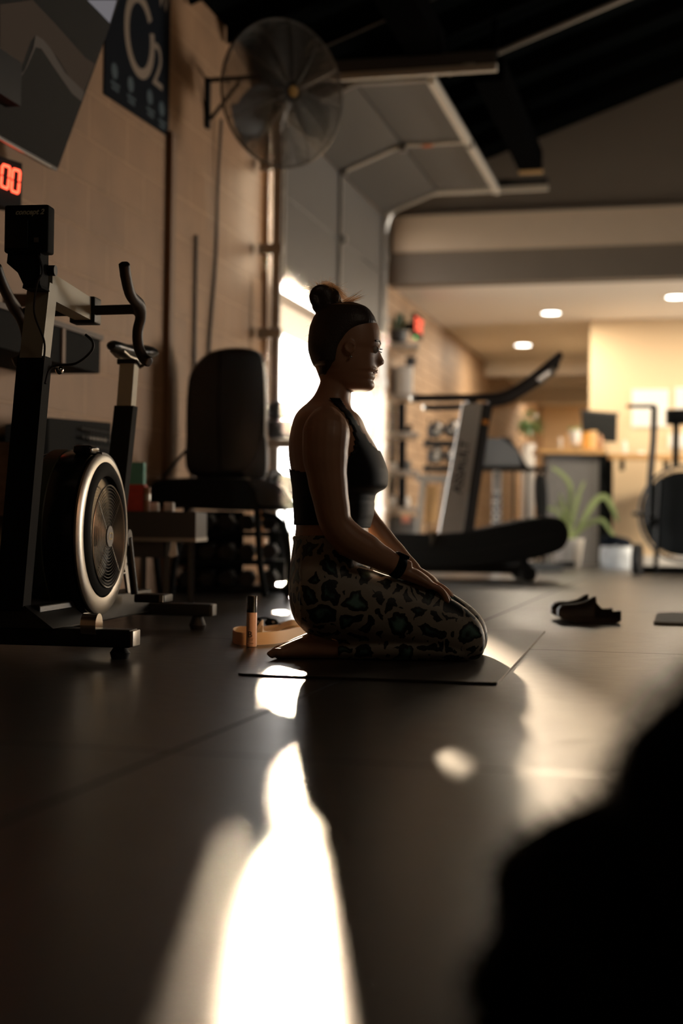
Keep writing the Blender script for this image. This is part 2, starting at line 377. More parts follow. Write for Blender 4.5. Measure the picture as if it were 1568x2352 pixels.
# cream wall block to the right inside the low room
XC = PY(1353, 900, 14.1).x
struct('wall_cream', MB().boxx((XC, 14.1, 0), (XR, YE, 2.4)), M['creamwall'], smooth=False)
struct('trim_3', MB().boxx((XW, 17.4, 2.22), (XC, 17.6, 2.4)), M['lowceil'], smooth=False)
struct('trim_4', MB().boxx((XW, 20.6, 2.16), (XC, 20.8, 2.4)), M['lowceil'], smooth=False)
struct('baseboard_cream', MB().boxx((XC - 0.01, 14.085, 0), (XR, 14.1, 0.1)), M['white'], smooth=False)
struct('trim_5', MB().boxx((XW - 0.2, DY0 - 0.09, 0), (XW + 0.03, DY0, 2.9)), M['brown'], smooth=False)
struct('trim_6', MB().boxx((XW - 0.0, 11.34, 0), (XW + 0.03, 11.52, 2.2)), M['white'], smooth=False)

# rafters
for i, y in enumerate([5.0, 5.6, 6.2, 6.8, 7.4, 8.0, 8.6, 9.2, 9.8, 10.4, 11.0]):
    r = MB(); xa = XW + 0.02; xb = XR
    p = [(xa, y, roof_h(xa) - 0.11), (xb, y, roof_h(xb) - 0.11), (xb, y, roof_h(xb) - 0.005), (xa, y, roof_h(xa) - 0.005)]
    struct('trim_%d' % (7 + i), r.prism(p, (0, 0.04, 0)), M['rafter'], smooth=False)

for nm_, y_, xa_, lb_c in (('ceiling_conduit', 9.13, -1.62, 'bright metal conduit climbing along a rafter beside the hanging black beam'), ('ceiling_conduit', 7.93, -2.3, 'thin conduit along a rafter above the wall fan')):
    r_c = .018 if y_ > 9 else .006
    solo(nm_, MB().tube([(xa_, y_, roof_h(xa_) - .14), (1.6, y_, roof_h(1.6) - .14)], r_c, 8), M['alu'] if y_ > 9 else M['steel'], lb_c, 'conduit')
# wall conduit and pilaster lines
cond = thing('wall_conduit', 'brown vertical conduit on the tan block wall below the banner', 'pipe', PX(382, 1120, XW))
a = PX(399, 312, XW + 0.025); b = PX(399, 1160, XW + 0.025); b.y = a.y
mk('pipe', MB().boxx((XW + 0.001, a.y - 0.028, 0), (XW + 0.03, a.y + 0.028, a.z)), M['brown'], cond)
mk('cap', MB().boxx((XW + 0.001, a.y - 0.05, a.z), (XW + 0.035, a.y + 0.05, a.z + 0.012)), M['brown'], cond)
c2 = PX(450, 540, XW + 0.01)
solo('wall_pipe', MB().tube([(XW + 0.012, c2.y, 0.02), (XW + 0.012, c2.y, c2.z)], 0.009), M['dgrey'], 'thin dark pipe running down the wall between conduit and hanging cord', 'pipe')
# hanging cord from the fan
cp = spline([PX(508, 275, XW + 0.03), PX(500, 420, XW + 0.02), PX(495, 600, XW + 0.012), PX(480, 800, XW + 0.012), PX(474, 1000, XW + 0.012)], 8)
solo('fan_cord', MB().tube(cp, 0.009, 6), M['dgrey'], 'dark power cord hanging down the tan wall from the fan bracket', 'cord')

# ------------------------------------------------------------------ garage door
DX = XW + 0.13; TH = 3.0
gd = thing('garage_door', 'grey sectional garage door rolled half up on its overhead tracks', 'garage door', (DX, (DY0 + DY1) / 2, 1.84))
y0, y1 = 8.12, 10.93
path = [(DX, 1.84), (DX, 2.33), (DX, 2.80), (-2.00, TH - 0.03), (-1.53, TH - 0.03)]
for i in range(4):
    (xa, za), (xb, zb) = path[i], path[i + 1]
    t = Vector((xb - xa, 0, zb - za)).normalized(); n = Vector((t.z, 0, -t.x)) * -0.04
    A = Vector((xa, y0, za)) + t * 0.004; B = Vector((xb, y0, zb)) - t * 0.004
    pn = mk('door_section', MB().prism([A, B, B + n, A + n], (0, y1 - y0, 0)), M['doorpanel'], gd, smooth=False)
    nn = -n.normalized()
    for yy in (y0 + 0.03, (y0 + y1) / 2, y1 - 0.03):
        mk('stile', MB().prism([A + Vector((0, yy - y0 - 0.02, 0)), B + Vector((0, yy - y0 - 0.02, 0)), B + Vector((0, yy - y0 - 0.02, 0)) + nn * 0.02, A + Vector((0, yy - y0 - 0.02, 0)) + nn * 0.02], (0, 0.04, 0)), M['track'] if i > 1 and yy > y0 + 0.1 else M['steel'], pn, smooth=False)
    for zz in (B,):
        mk('hinge', MB().box(zz + Vector((0, (y1 - y0) / 2, 0)) + nn * 0.03, (0.05, 0.05, 0.05)), M['steel'], pn, smooth=False)
mk('top_bar', MB().boxx((-1.56, y0, TH - 0.075), (-1.52, y1, TH - 0.03)), M['track'], gd, smooth=False)
mk('bottom_seal', MB().boxx((DX - 0.04, y0, 1.81), (DX + 0.01, y1, 1.84)), M['blackmatte'], gd, smooth=False)
# orange sticker on the centre stile
mk('sticker', MB().boxx((-1.86, (y0 + y1) / 2 - 0.02, TH - 0.056), (-1.79, (y0 + y1) / 2 + 0.02, TH - 0.051)), mat('orange_sticker', (0.8, 0.2, 0.05), 0.5), gd, smooth=False)
for side, yy, lb, xe in (('near', y0 - 0.06, 'steel door track nearer the fan, bending from wall to overhead', -1.147), ('far', y1 + 0.06, 'steel door track at the far jamb, rising beside the pale room opening', -1.156)):
    tr = thing('door_track', lb, 'track', (DX, yy, 0))
    pts = [(DX, yy, 0.01), (DX, yy, 2.66)] + [(DX + 0.33 * (1 - math.cos(q)), yy, 2.66 + 0.33 * math.sin(q)) for q in [PI / 16 * k for k in range(1, 8)]] + [(DX + 0.34, yy, TH - 0.015), (xe, yy, TH - 0.015)]
    k = -1 if side == 'near' else 1
    mk('vertical_rail', MB().boxx((DX - 0.025, yy - 0.015, 0), (DX + 0.025, yy + 0.015, 2.67)), M['steel'], tr, smooth=False)
    mk('curved_rail', MB().tube(pts[1:-1], 0.026, 6), M['steel'], tr)
    hr = mk('horizontal_rail', MB().boxx((DX + 0.32, yy - 0.02, TH - 0.045), (xe, yy + 0.02, TH - 0.005)), M['track'], tr, smooth=False)
    mk('angle_iron', MB().boxx((DX + 0.25, yy + k * 0.03, TH - 0.0), (xe, yy + k * 0.035, TH + 0.065)), M['grey'], tr, smooth=False)
    for q in range(5):
        mk('bracket', MB().boxx((DX - 0.11, yy - 0.02, 0.45 + q * 0.5), (DX + 0.035, yy + 0.02, 0.51 + q * 0.5)), M['steel'], tr, smooth=False)
# black hanging beams with raw wood ends
for (xa, xb, ya, yb, za, lb) in ((-1.66, -1.45, 4.8, 8.05, 3.06, 'black hanging beam with raw wood end nearest the fan'), (-1.36, -1.18, 8.6, 10.8, 3.07, 'black hanging beam ending above the far door track')):
    bt = thing('ceiling_beam', lb, 'beam', ((xa + xb) / 2, (ya + yb) / 2, za))
    mk('beam', MB().boxx((xa, ya, za), (xb, yb, za + 0.14)), M['rafter'], bt, smooth=False)
    mk('wood_end', MB().boxx((xa, yb, za - 0.022), (xb, yb + 0.03, za + 0.0)), M['woodend'], bt, smooth=False)
    for yy in (ya + 0.2, yb - 0.3):
        mk('hanger', MB().boxx(((xa + xb) / 2 - 0.02, yy, za + 0.14), ((xa + xb) / 2 + 0.02, yy + 0.04, roof_h((xa + xb) / 2) - 0.0)), M['rafter'], bt, smooth=False)
# outside canopy seen through the door opening
struct('trim_outside_eave', MB().boxx((-3.2, 7, 1.85), (-2.77, 14, 1.93)), mat('eave_paint', (0.5, 0.42, 0.34), 0.7), smooth=False)

# ------------------------------------------------------------------ low room lights
for (px, py, lb) in ((1265, 717, 'round downlight in the pale ceiling, nearest the dark header'), (1201, 791, 'round downlight in the pale ceiling above the treadmill console'), (1303, 898, 'round downlight at the far end beyond the ceiling beams'), (1552, 680, 'downlight at the right edge of the photo in the pale ceiling')):
    hh = 2.40
    p = PZ(px, py, hh)
    t = thing('downlight', lb, 'ceiling light', p, 'recessed downlights of the back room')
    mk('trim_ring', MB().lathe([(0.095, 0.0), (0.11, -0.004), (0.095, -0.012), (0.085, -0.012), (0.085, 0.0)], p, 24), M['white'], t)
    mk('lens', MB().lathe([(0.001, -0.010), (0.085, -0.010), (0.085, -0.004), (0.001, -0.004)], p, 24), M['lampglow'], t)
    lamp('downlight_bulb', 'AREA', p - Vector((0, 0, 0.03)), 30, (1.0, 0.86, 0.66), look=(0, 0, -1), shape='DISK', size=0.2)
for (x, y) in ((1.6, 13.2), (3.5, 13.0), (0.3, 12.7), (-1.4, 22.4)):
    lamp('downlight_bulb', 'AREA', (x, y, 2.36), 22, (1.0, 0.80, 0.56), look=(0, 0, -1), shape='DISK', size=0.2)

# ================================================================== the woman
ZW = 3.73
def L(px, py, dc=0.0, dy=0.0):
    """silhouette pixel at the depth ZW+dc, pushed dy further along the view"""
    return D(px, py, ZW + dc) + Dv * dy
def hring(py, x0, x1, hw, g=0, nose=0, n=36, e=1.0, dc=0.0):
    cx = (x0 + x1) / 2; a = (x1 - x0) / 2 + g; h = hw + g / 850.0; out = []
    for k in range(n):
        f = 2 * PI * k / n; c, s = math.cos(f), math.sin(f)
        c2 = math.copysign(abs(c) ** e, c); s2 = math.copysign(abs(s) ** e, s)
        ff = min(f, 2 * PI - f)
        out.append(L(cx + a * c2 + nose * math.exp(-(ff / 0.22) ** 2), py, dc, h * s2))
    return out
def vring(px, yt, yb, hw, dc, g=0, n=28, e=0.9):
    cy = (yt + yb) / 2; a = (yb - yt) / 2 + g; h = hw + g / 850.0; out = []
    for k in range(n):
        f = 2 * PI * k / n; c, s = math.cos(f), math.sin(f)
        out.append(L(px, cy + a * math.copysign(abs(c) ** e, c), dc, h * math.copysign(abs(s) ** e, s)))
    return out
def interp(tab, k=4):
    out = []
    for i in range(len(tab) - 1):
        for j in range(k):
            p0 = tab[max(i - 1, 0)]; p1 = tab[i]; p2 = tab[i + 1]; p3 = tab[min(i + 2, len(tab) - 1)]; t = j / k
            out.append([0.5 * (2 * b_ + (c_ - a_) * t + (2 * a_ - 5 * b_ + 4 * c_ - d_) * t * t + (3 * b_ - a_ - 3 * c_ + d_) * t ** 3) for a_, b_, c_, d_ in zip(p0, p1, p2, p3)])
    out.append(list(tab[-1])); return out
woman = thing('person', 'woman with high bun kneeling on the yoga mat in black top and leopard leggings', 'person', PZ(880, 1515))

HEAD = [(699, 768, 806, .018, 0), (703, 752, 825, .042, 0), (712, 735, 843, .058, 0), (730, 722, 858, .069, 0), (750, 714, 869, .074, 0), (770, 711, 873.5, .076, 0),
        (788, 710, 875, .0765, 0), (797, 710, 872, .0765, 0), (803, 710, 867, .076, 2), (812, 712, 866, .0755, 8), (822, 715, 865, .0745, 14), (831, 718, 864.5, .073, 19), (837, 721, 864.5, .072, 16), (842, 723, 864.5, .071, 6),
        (847, 725, 865.5, .069, 0), (852, 727, 868, .067, 0), (857, 729, 858, .0655, 0), (863, 731, 861, .063, 0), (868, 733, 861.5, .061, 0), (875, 736, 856.5, .058, 0), (883, 745, 860, .054, 0), (891, 765, 858.5, .047, 0), (896, 785, 853, .038, 0), (899, 802, 843, .022, 0)]
NECK = [(858, 738, 806, .052), (880, 733, 808, .052), (905, 722, 807, .055), (922, 708, 806, .064), (934, 694, 807, .085), (944, 684, 812, .120), (954, 677, 822, .150)]
TORSO = [(944, 684, 812, .120), (954, 677, 824, .150), (968, 671, 834, .168), (990, 666, 843, .172), (1015, 662, 858, .166), (1045, 662, 874, .158), (1080, 667, 887, .150), (1105, 671, 888, .146), (1120, 673, 883, .143), (1133, 674, 862, .140),
         (1150, 675, 857, .137), (1180, 677, 856, .134), (1212, 678, 847, .136), (1235, 675, 850, .145), (1262, 671, 852, .158), (1300, 666, 850, .172), (1350, 662, 840, .180), (1390, 666, 800, .176), (1425, 678, 770, .16), (1452, 704, 750, .12)]
THIGH = [(690, 1290, 1440, .070), (730, 1275, 1462, .088), (780, 1285, 1470, .090), (840, 1303, 1477, .086), (880, 1318, 1482, .082), (920, 1329, 1487, .077), (960, 1342, 1492, .072), (1000, 1357, 1498, .066), (1040, 1377, 1507, .060), (1075, 1401, 1515, .053), (1098, 1424, 1513, .043), (1109, 1444, 1500, .030), (1113, 1462, 1484, .012)]
CALF = [(776, 1473, 1513, .034), (820, 1466, 1515, .042), (880, 1460, 1517, .050), (950, 1458, 1517, .052), (1020, 1462, 1518, .050), (1070, 1468, 1518, .042), (1100, 1480, 1506, .02)]
LEGS = ((-0.098, 0, 0), (0.100, 6, -9))          # near leg, far leg (pixel shift shows the far knee behind)

def leg_rings(tab, dc, sx, sy, g):
    return [vring(r[0] + sx, r[1] + sy, r[2] + (0 if sy == 0 else -14), r[3], dc, g) for r in interp(tab, 3)]
bb = MB()
bb.loft([hring(r[0], r[1], r[2], r[3], 0, r[4], n=48, e=0.94) for r in interp(HEAD, 3)])
bb.loft([hring(*r, -1) for r in interp(NECK, 3)])
bb.loft([hring(*r, -1.2) for r in interp(TORSO, 3)])
for dc, sx, sy in LEGS:
    bb.loft(leg_rings(THIGH, dc, sx, sy, -6)); bb.loft(leg_rings(CALF, dc, sx, sy, -5))
# feet: soles up, toes trailing to the left
def foot(dc, sx, sy):
    FT = [(790, 1476, 1512, .030), (760, 1468, 1513, .031), (730, 1458, 1513, .033), (712, 1456, 1513, .034), (690, 1464, 1513, .037), (665, 1474, 1513, .042), (645, 1483, 1513, .044), (634, 1489, 1512, .040)]
    bb.loft([vring(r[0] + sx, r[1] + sy, r[2] + sy, r[3], dc) for r in interp(FT, 3)])
    for k in range(5):
        dy = -0.034 + k * 0.017; ln = (618, 620, 624, 629, 634)[k] + sx; r = (0.0125, 0.0095, 0.009, 0.0085, 0.008)[k]
        pts = [L(650 + sx, 1497 + sy, dc, dy), L(ln + 14, 1496 + sy, dc, dy), L(ln + 4, 1502 + sy, dc, dy), L(ln + 1, 1505 + sy, dc, dy)]
        bb.tube(spline(pts, 4), [r * q for q in (0.95, 0.95, 0.95, 0.95, 0.9, 0.88, 0.86, 0.88, 0.9, 0.9, 0.85, 0.6, 0.35)], 10)
foot(-0.095, 0, 0); foot(0.095, 10, -8)
# arms
def arm(dc, P, R_, fl=1.0):
    pts = spline([L(x, y, d) for x, y, d in P], 6)
    rr = []
    for i in range(len(P) - 1):
        for j in range(6):
            t = j / 6; t = t * t * (3 - 2 * t); rr.append(R_[i] * (1 - t) + R_[i + 1] * t)
    rr.append(R_[-1]); bb.tube(pts, rr, 20)
arm(-.17, [(748, 962, -.115), (749, 995, -.165), (747, 1045, -.175), (752, 1100, -.178), (762, 1160, -.178), (772, 1203, -.178), (800, 1237, -.172), (838, 1260, -.162), (875, 1281, -.150), (912, 1301, -.135), (935, 1311, -.125)],
    [.040, .060, .0575, .0500, .0445, .0410, .0425, .0400, .0325, .0265, .0265])
arm(.17, [(765, 966, .115), (775, 1000, .165), (780, 1050, .178), (795, 1100, .180), (815, 1150, .180), (838, 1195, .178), (868, 1232, .168), (900, 1266, .155), (932, 1297, .140), (950, 1314, .13)],
    [.040, .055, .053, .047, .0430, .0380, .0370, .0330, .0270, .0245])
# hands: palm and five fingers resting on the thigh
def hand(P0, ax, side, nm, sc=1.0):
    """P0 wrist, ax direction to fingertips, side = +1 thumb away from camera"""
    ax = ax.normalized(); wd = (Dv - ax * Dv.dot(ax)).normalized(); up = wd.cross(ax).normalized()
    if up.z < 0: up = -up
    def H(a_, w_, u_): return P0 + (ax * a_ + wd * w_ * side + up * u_) * sc
    rings = []
    for a_, w_, t_, u_ in ((-0.01, .026, .019, 0), (.015, .030, .019, .001), (.04, .037, .018, .003), (.065, .040, .015, .003), (.08, .039, .012, .001)):
        rings.append([H(a_, w_ * math.cos(q), u_ + t_ * math.sin(q)) for q in [2 * PI * k / 20 for k in range(20)]])
    bb.loft(rings)
    for k, (w_, ln) in enumerate(((.030, .066), (.010, .074), (-.010, .069), (-.029, .054))):
        pts = [H(.070, w_ * .95, .001), H(.082 + ln * .15, w_ * 1.02, .004), H(.082 + ln * .45, w_ * 1.06, .002), H(.082 + ln * .78, w_ * 1.08, -.007), H(.082 + ln, w_ * 1.08, -.016)]
        q = spline(pts, 4); n_ = len(q); bb.tube(q, [(.0092 - .0022 * i / n_) * (1 if i < n_ - 2 else (.8 if i < n_ - 1 else .45)) * sc for i in range(n_)], 10)
    pts = [H(.012, .022, -.002), H(.035, .042, -.005), H(.058, .053, -.008), H(.082, .055, -.012)]
    q = spline(pts, 4); n_ = len(q); bb.tube(q, [(.0125 - .0035 * i / n_) * (1 if i < n_ - 2 else (.8 if i < n_ - 1 else .45)) * sc for i in range(n_)], 10)
hand(L(925, 1311, -.128), L(1036, 1372, -.105) - L(925, 1311, -.128), 1, 'near')
hand(L(945, 1311, .132), L(1052, 1376, .105) - L(945, 1311, .132), -1, 'far')
# ears
for sgn in (-1, 1):
    e0 = L(803, 806, 0, sgn * 0.077)
    bb.ball(e0, (0.010, 0.006, 0.020), 12, CB)
    bb.torus(e0 + Dv * sgn * 0.005, 0.013, 0.0035, Dv, 16, 6)
    bb.ball(L(805, 822, 0, sgn * 0.076), (0.006, 0.004, 0.007), 10, CB)
body = mk('body', bb, M['skin'], woman, mods=[('REMESH', dict(mode='VOXEL', voxel_size=0.0034, use_smooth_shade=True)), ('SMOOTH', dict(factor=0.5, iterations=2))])

# leggings
lb_ = MB()
lb_.loft([hring(*r, 0) for r in interp(TORSO[13:], 3)])
for dc, sx, sy in LEGS:
    lb_.loft(leg_rings(THIGH, dc, sx, sy, 0)); lb_.loft(leg_rings(CALF, dc, sx, sy, 0))
lb_.loft([hring(1229, 674, 851, .147, 1), hring(1236, 673, 852, .149, 2), hring(1243, 673, 852, .150, 0)])
leg = mk('leggings', lb_, M['leopard'], woman, mods=[('REMESH', dict(mode='VOXEL', voxel_size=0.005, use_smooth_shade=True)), ('SMOOTH', dict(factor=0.5, iterations=3))])
lab(leg, 'leopard print leggings in grey, black and teal')
# cropped top: torso surface cut to straps, neckline and hem
def inpoly(x, y, P):
    c = False; j = len(P) - 1
    for i in range(len(P)):
        if (P[i][1] > y) != (P[j][1] > y) and x < (P[j][0] - P[i][0]) * (y - P[i][1]) / (P[j][1] - P[i][1]) + P[i][0]: c = not c
        j = i
    return c
TOPP = [(640, 1072), (668, 1078), (700, 1088), (745, 1082), (797, 1058), (811, 1040), (814, 1012), (806, 988), (790, 960), (770, 936), (752, 912), (768, 900), (792, 940), (806, 962), (826, 992), (846, 1022), (866, 1038), (930, 1050), (930, 1215), (640, 1204)]
tb = MB(); tt = []
for r in [(920, 708, 806, .066), (932, 697, 807, .085)] + TORSO[:13]: tt.append(r)
rows = interp(tt, 8); nn_ = 96; vs = []
for r in rows:
    ring = hring(*r, 1.6 + (.5 * math.sin(r[0] * .37) * math.sin(r[0] * .083) if r[0] > 1135 else 0), n=nn_); cx = (r[1] + r[2]) / 2; aa = (r[2] - r[1]) / 2
    vs.append([(tb.v(p), cx + aa * math.cos(2 * PI * k / nn_), r[0]) for k, p in enumerate(ring)])
for i in range(len(vs) - 1):
    for k in range(nn_):
        q = [vs[i][k], vs[i][(k + 1) % nn_], vs[i + 1][(k + 1) % nn_], vs[i + 1][k]]
        if inpoly(sum(a_[1] for a_ in q) / 4, sum(a_[2] for a_ in q) / 4, TOPP): tb.face([a_[0] for a_ in q])
for q in [q for q in tb.bm.verts if not q.link_faces]: tb.bm.verts.remove(q)
lab(mk('crop_top', tb, M['top'], woman, mods=[('SMOOTH', dict(factor=0.5, iterations=2)), ('SOLIDIFY', dict(thickness=0.003, offset=0))]), 'black cropped tank top')
# hair
hm = MB()
HAIRF = [(695, 815), (702, 836), (712, 849), (730, 861), (745, 866), (757, 852), (770, 834), (785, 818), (797, 805), (812, 796), (830, 788), (846, 780), (858, 770), (868, 756)]
rings = []
def lerp_tab(tab, y, c):
    for i in range(len(tab) - 1):
        if tab[i][0] <= y <= tab[i + 1][0]:
            t = (y - tab[i][0]) / (tab[i + 1][0] - tab[i][0]); return tab[i][c] * (1 - t) + tab[i + 1][c] * t
    return tab[0][c] if y < tab[0][0] else tab[-1][c]
for y in range(695, 866, 5):
    xb = lerp_tab(HEAD, max(y, 699), 1) - 3 + (max(0, 703 - y)) * 3; xf = lerp_tab(HAIRF, y, 1); w_ = lerp_tab(HEAD, max(y, 699), 3)
    if y > 842: xb = max(xb, 733 - 2)
    w2 = w_ + 0.005 if y > 700 else w_ * 0.7 + .004
    if y > 835: w2 = w_ - (y - 835) * .0006
    rings.append(hring(y, xb, xf, w2, 0, 0, n=40, e=0.85))
hm.loft(rings)
# bun: a thick coil and a knot
hm.ball(L(748, 690), (0.030, 0.028, 0.036), 20, CB)
hm.ball(L(742, 676), (0.027, 0.027, 0.026), 20, CB)
hm.ball(L(763, 688), (0.024, 0.026, 0.022), 16, CB)
hm.ball(L(733, 702), (0.020, 0.024, 0.020), 16, CB)
coil = [L(745 + 27 * math.cos(q), 684 + 22 * math.sin(q), 0, 0.022 * math.sin(q * 1.7)) for q in [k * 0.35 for k in range(36)]]
hm.tube(coil, 0.010, 8)
hair = mk('hair', hm, M['hair'], woman, mods=[('REMESH', dict(mode='VOXEL', voxel_size=0.0035, use_smooth_shade=True)), ('SMOOTH', dict(factor=0.5, iterations=2))])
lab(hair, 'dark hair pulled up into a high bun')
sm = MB(); rnd = random.Random(3)
def strand(p, d1, d2, ln, r=0.00028):
    p = Vector(p); q = [p + (Rv * (d1[0] * t + d2[0] * t * t) + Uv * (d1[1] * t + d2[1] * t * t) + Dv * (d1[2] * t + d2[2] * t * t)) * ln for t in (0, .17, .34, .5, .67, .84, 1)]
    sm.tube(q, [r, r, r, r * .9, r * .8, r * .6, r * .3], 3)
for i in range(240):                      # wisps around the bun
    a_ = rnd.uniform(-0.2, 3.3); c0 = (745 + 30 * math.cos(a_), 682 - 26 * math.sin(a_))
    d1 = (math.cos(a_) * .6 + rnd.uniform(-.9, .9), math.sin(a_) * .5 + rnd.uniform(-.3, .5), rnd.uniform(-.5, .5))
    strand(L(*c0, 0, rnd.uniform(-.02, .02)), d1, (rnd.uniform(-.9, .9), rnd.uniform(-.9, .2), rnd.uniform(-.4, .4)), rnd.uniform(.012, .035))
for i in range(150):                      # arch of loose hair from bun to crown
    t0 = rnd.uniform(0, 1); x = 725 + 65 * t0; y = 652 - 10 * math.sin(t0 * PI) + 40 * t0 * t0
    strand(L(x, y + rnd.uniform(-3, 6), 0, rnd.uniform(-.015, .015)), (1.0, .1 - .9 * t0 + rnd.uniform(-.2, .2), rnd.uniform(-.2, .2)), (rnd.uniform(-.2, .4), -.6, 0), rnd.uniform(.025, .045))
for i in range(60):                       # tail sticking out over the crown
    strand(L(780 + rnd.uniform(-4, 6), 702 + rnd.uniform(-5, 3), 0, rnd.uniform(-.01, .01)), (.95, .45 + rnd.uniform(-.12, .12), rnd.uniform(-.1, .1)), (rnd.uniform(-.05, .1), rnd.uniform(-.1, .15), 0), rnd.uniform(.035, .066), .0004)
for i in range(110):                      # short fuzz along the hairline and nape
    if i % 3:
        t0 = rnd.uniform(0, 1); x = 790 + 82 * t0; y = lerp_tab([(0, 699), (.35, 708), (.65, 724), (1, 762)], t0, 1)
        strand(L(x, y, 0, rnd.uniform(-.02, .02)), (rnd.uniform(.2, .9), rnd.uniform(.1, .6), 0), (.3, -.5, 0), rnd.uniform(.006, .016))
    else:
        y = rnd.uniform(735, 880); x = lerp_tab([(735, 712), (780, 709), (810, 711), (845, 726), (880, 735)], y, 1)
        strand(L(x, y, 0, rnd.uniform(-.02, .02)), (-rnd.uniform(.3, .9), rnd.uniform(-.6, .3), 0), (-.2, -.5, 0), rnd.uniform(.006, .022))
stuff(mk('loose_hair', sm, M['strand'], woman))
# face details
for sgn in (-1, 1):
    ey = mk('eye', MB().ball(L(860, 806, 0, sgn * .031), (0.0105, 0.0115, 0.0105), 14, CB), mat('eye_white', (.5, .45, .4), .2), woman)
    mk('iris', MB().ball(L(867, 807, 0, sgn * .032), (0.003, 0.0055, 0.0055), 10, CB), M['ink'], ey)
    lm = MB(); lm.tube([L(868, 803, 0, sgn * .022), L(871, 802, 0, sgn * .031), L(867, 804, 0, sgn * .042)], .0018, 6); mk('eyelid', lm, M['skin'], woman)
    mk('eyelash', MB().tube([L(871, 804, 0, sgn * .026), L(877, 806, 0, sgn * .032), L(870, 807, 0, sgn * .040)], .0009, 5), M['ink'], woman)
    mk('eyebrow', MB().tube([L(873, 791, 0, sgn * .012), L(870, 786, 0, sgn * .030), L(861, 788, 0, sgn * .048)], .0024, 6), M['hair'], woman)
    mk('earring', MB().ball(L(805, 828, 0, sgn * .080), 0.0042, 10), M['chrome'], woman)
mk('lips', MB().tube([L(857, 857.5, 0, -.020), L(863, 856.5, 0, -.008), L(864.5, 856, 0, 0), L(863, 856.5, 0, .008), L(857, 857.5, 0, .020)], .0028, 8), mat('lip_skin', (.45, .17, .13), .35), woman)
# smartwatch on the near wrist
wc = L(912, 1302, -.136); wax = (L(935, 1313, -.126) - L(900, 1296, -.140)).normalized()
wt = mk('watch_strap', MB().tube([wc - wax * .013, wc - wax * .009, wc + wax * .009, wc + wax * .013], [.0275, .0292, .0292, .0275], 28), M['blackmatte'], woman)
upw = (Uv - wax * Uv.dot(wax)).normalized(); sdw = wax.cross(upw)
mk('watch_case', MB().box(wc + upw * .031 - sdw * 0.0, (.034, .030, .010), basis(wax, sdw, upw), .003), M['gloss'], wt)

# ------------------------------------------------------------------ yoga mat
mc = [PZ(543, 1552), PZ(1141, 1574), PZ(1252, 1452), PZ(900, 1449)]
mc[3] = mc[0] + (mc[2] - mc[1])
ym = MB(); cen = sum(mc, Vector()) / 4
def rr_poly(P, rad, k=5):
    out = []
    for i in range(4):
        p = P[i]; a_ = (P[i - 1] - p).normalized(); b_ = (P[(i + 1) % 4] - p).normalized()
        for j in range(k + 1):
            t = j / k; A = p + a_ * rad; B = p + b_ * rad
            out.append((A * (1 - t) + p * t) * (1 - t) + (p * (1 - t) + B * t) * t)
    return out
ym.prism([q + Uv * 0.0008 for q in rr_poly(mc, .018)], (0, 0, .005))
solo('yoga_mat', ym, M['matm'], 'thin dark yoga mat under the kneeling woman on the rubber floor', 'yoga mat', auto=30)

# ------------------------------------------------------------------ bottle, bands, small dark case
bp = PZ(577, 1486); 
bot = thing('lotion_bottle', 'small rose-coloured bottle with black cap and letter B standing by the mat', 'bottle', bp)
s_ = (bp - CAM).dot(_fw) / FPX          # metres per pixel there
R_ = 12 * s_
bd = mk('bottle', MB().lathe([(R_ * .9, 0.0005), (R_, 0.002), (R_, 78 * s_), (R_ * .96, 80 * s_)], bp, 28), M['rose'], bot)
mk('cap', MB().lathe([(R_ * .9, 79 * s_), (R_, 79.5 * s_), (R_, 116 * s_), (R_ * .92, 117.5 * s_)], bp, 28), M['gloss'], bot)
tM = frame(bp - Dv * (R_ + .0004) - Rv * 3 * s_ + Uv * 29 * s_, Rv, Uv, -Dv)
text('letter', 'B', tM, 20 * s_, M['ink'], bd, .0003)
mk('fine_print', MB().box(bp - Dv * (R_ + .0002) - Rv * 2 * s_ + Uv * 20 * s_, (15 * s_, .0006, .7 * s_), CB).box(bp - Dv * (R_ + .0002) - Rv * 2 * s_ + Uv * 17 * s_, (12 * s_, .0006, 1.6 * s_), CB).box(bp - Dv * (R_ + .0002) - Rv * 2 * s_ + Uv * 9 * s_, (14 * s_, .0006, 1.5 * s_), CB).box(bp - Dv * (R_ + .0002) - Rv * 4 * s_ + Uv * 56 * s_, (1.2 * s_, .0006, 22 * s_), CB), M['tancard'], bd)
def fp(px, py): return PZ(px, py)
band_pts = spline([fp(720, 1458), fp(690, 1467), fp(640, 1478), fp(590, 1482), fp(552, 1482), fp(537, 1477), fp(536, 1470), fp(552, 1466), fp(600, 1466), fp(640, 1462), fp(690, 1462), fp(720, 1452)], 6)
bm_ = MB().ribbon([p + Uv * .0185 for p in band_pts], (0, 0, .036), .0022)
rb = thing('resistance_band', 'beige flat resistance band looped on the floor behind the bottle', 'resistance band', fp(600, 1480))
mk('band', bm_, M['beige'], rb, auto=60)
fold = spline([fp(590, 1472) + Uv * .035, fp(602, 1468) + Uv * .05, fp(604, 1470) + Uv * .02, fp(625, 1466) + Uv * .018, fp(650, 1463) + Uv * .035, fp(672, 1462) + Uv * .043, fp(700, 1459) + Uv * .03], 6)
mk('folded_end', MB().ribbon(fold, Dv * .05 + Uv * .014, .0022), M['beige'], rb, auto=60)
c_ = fp(612, 1441)
sg = thing('sunglasses', 'dark glossy sunglasses lying on the floor behind the beige band', 'sunglasses', c_)
for k in (-1, 1):
    mk('lens', MB().ball(c_ + Rv * (k * .026 - .01) + Uv * .016, (.024, .012, .0155), 16, CB), M['gloss'], sg)
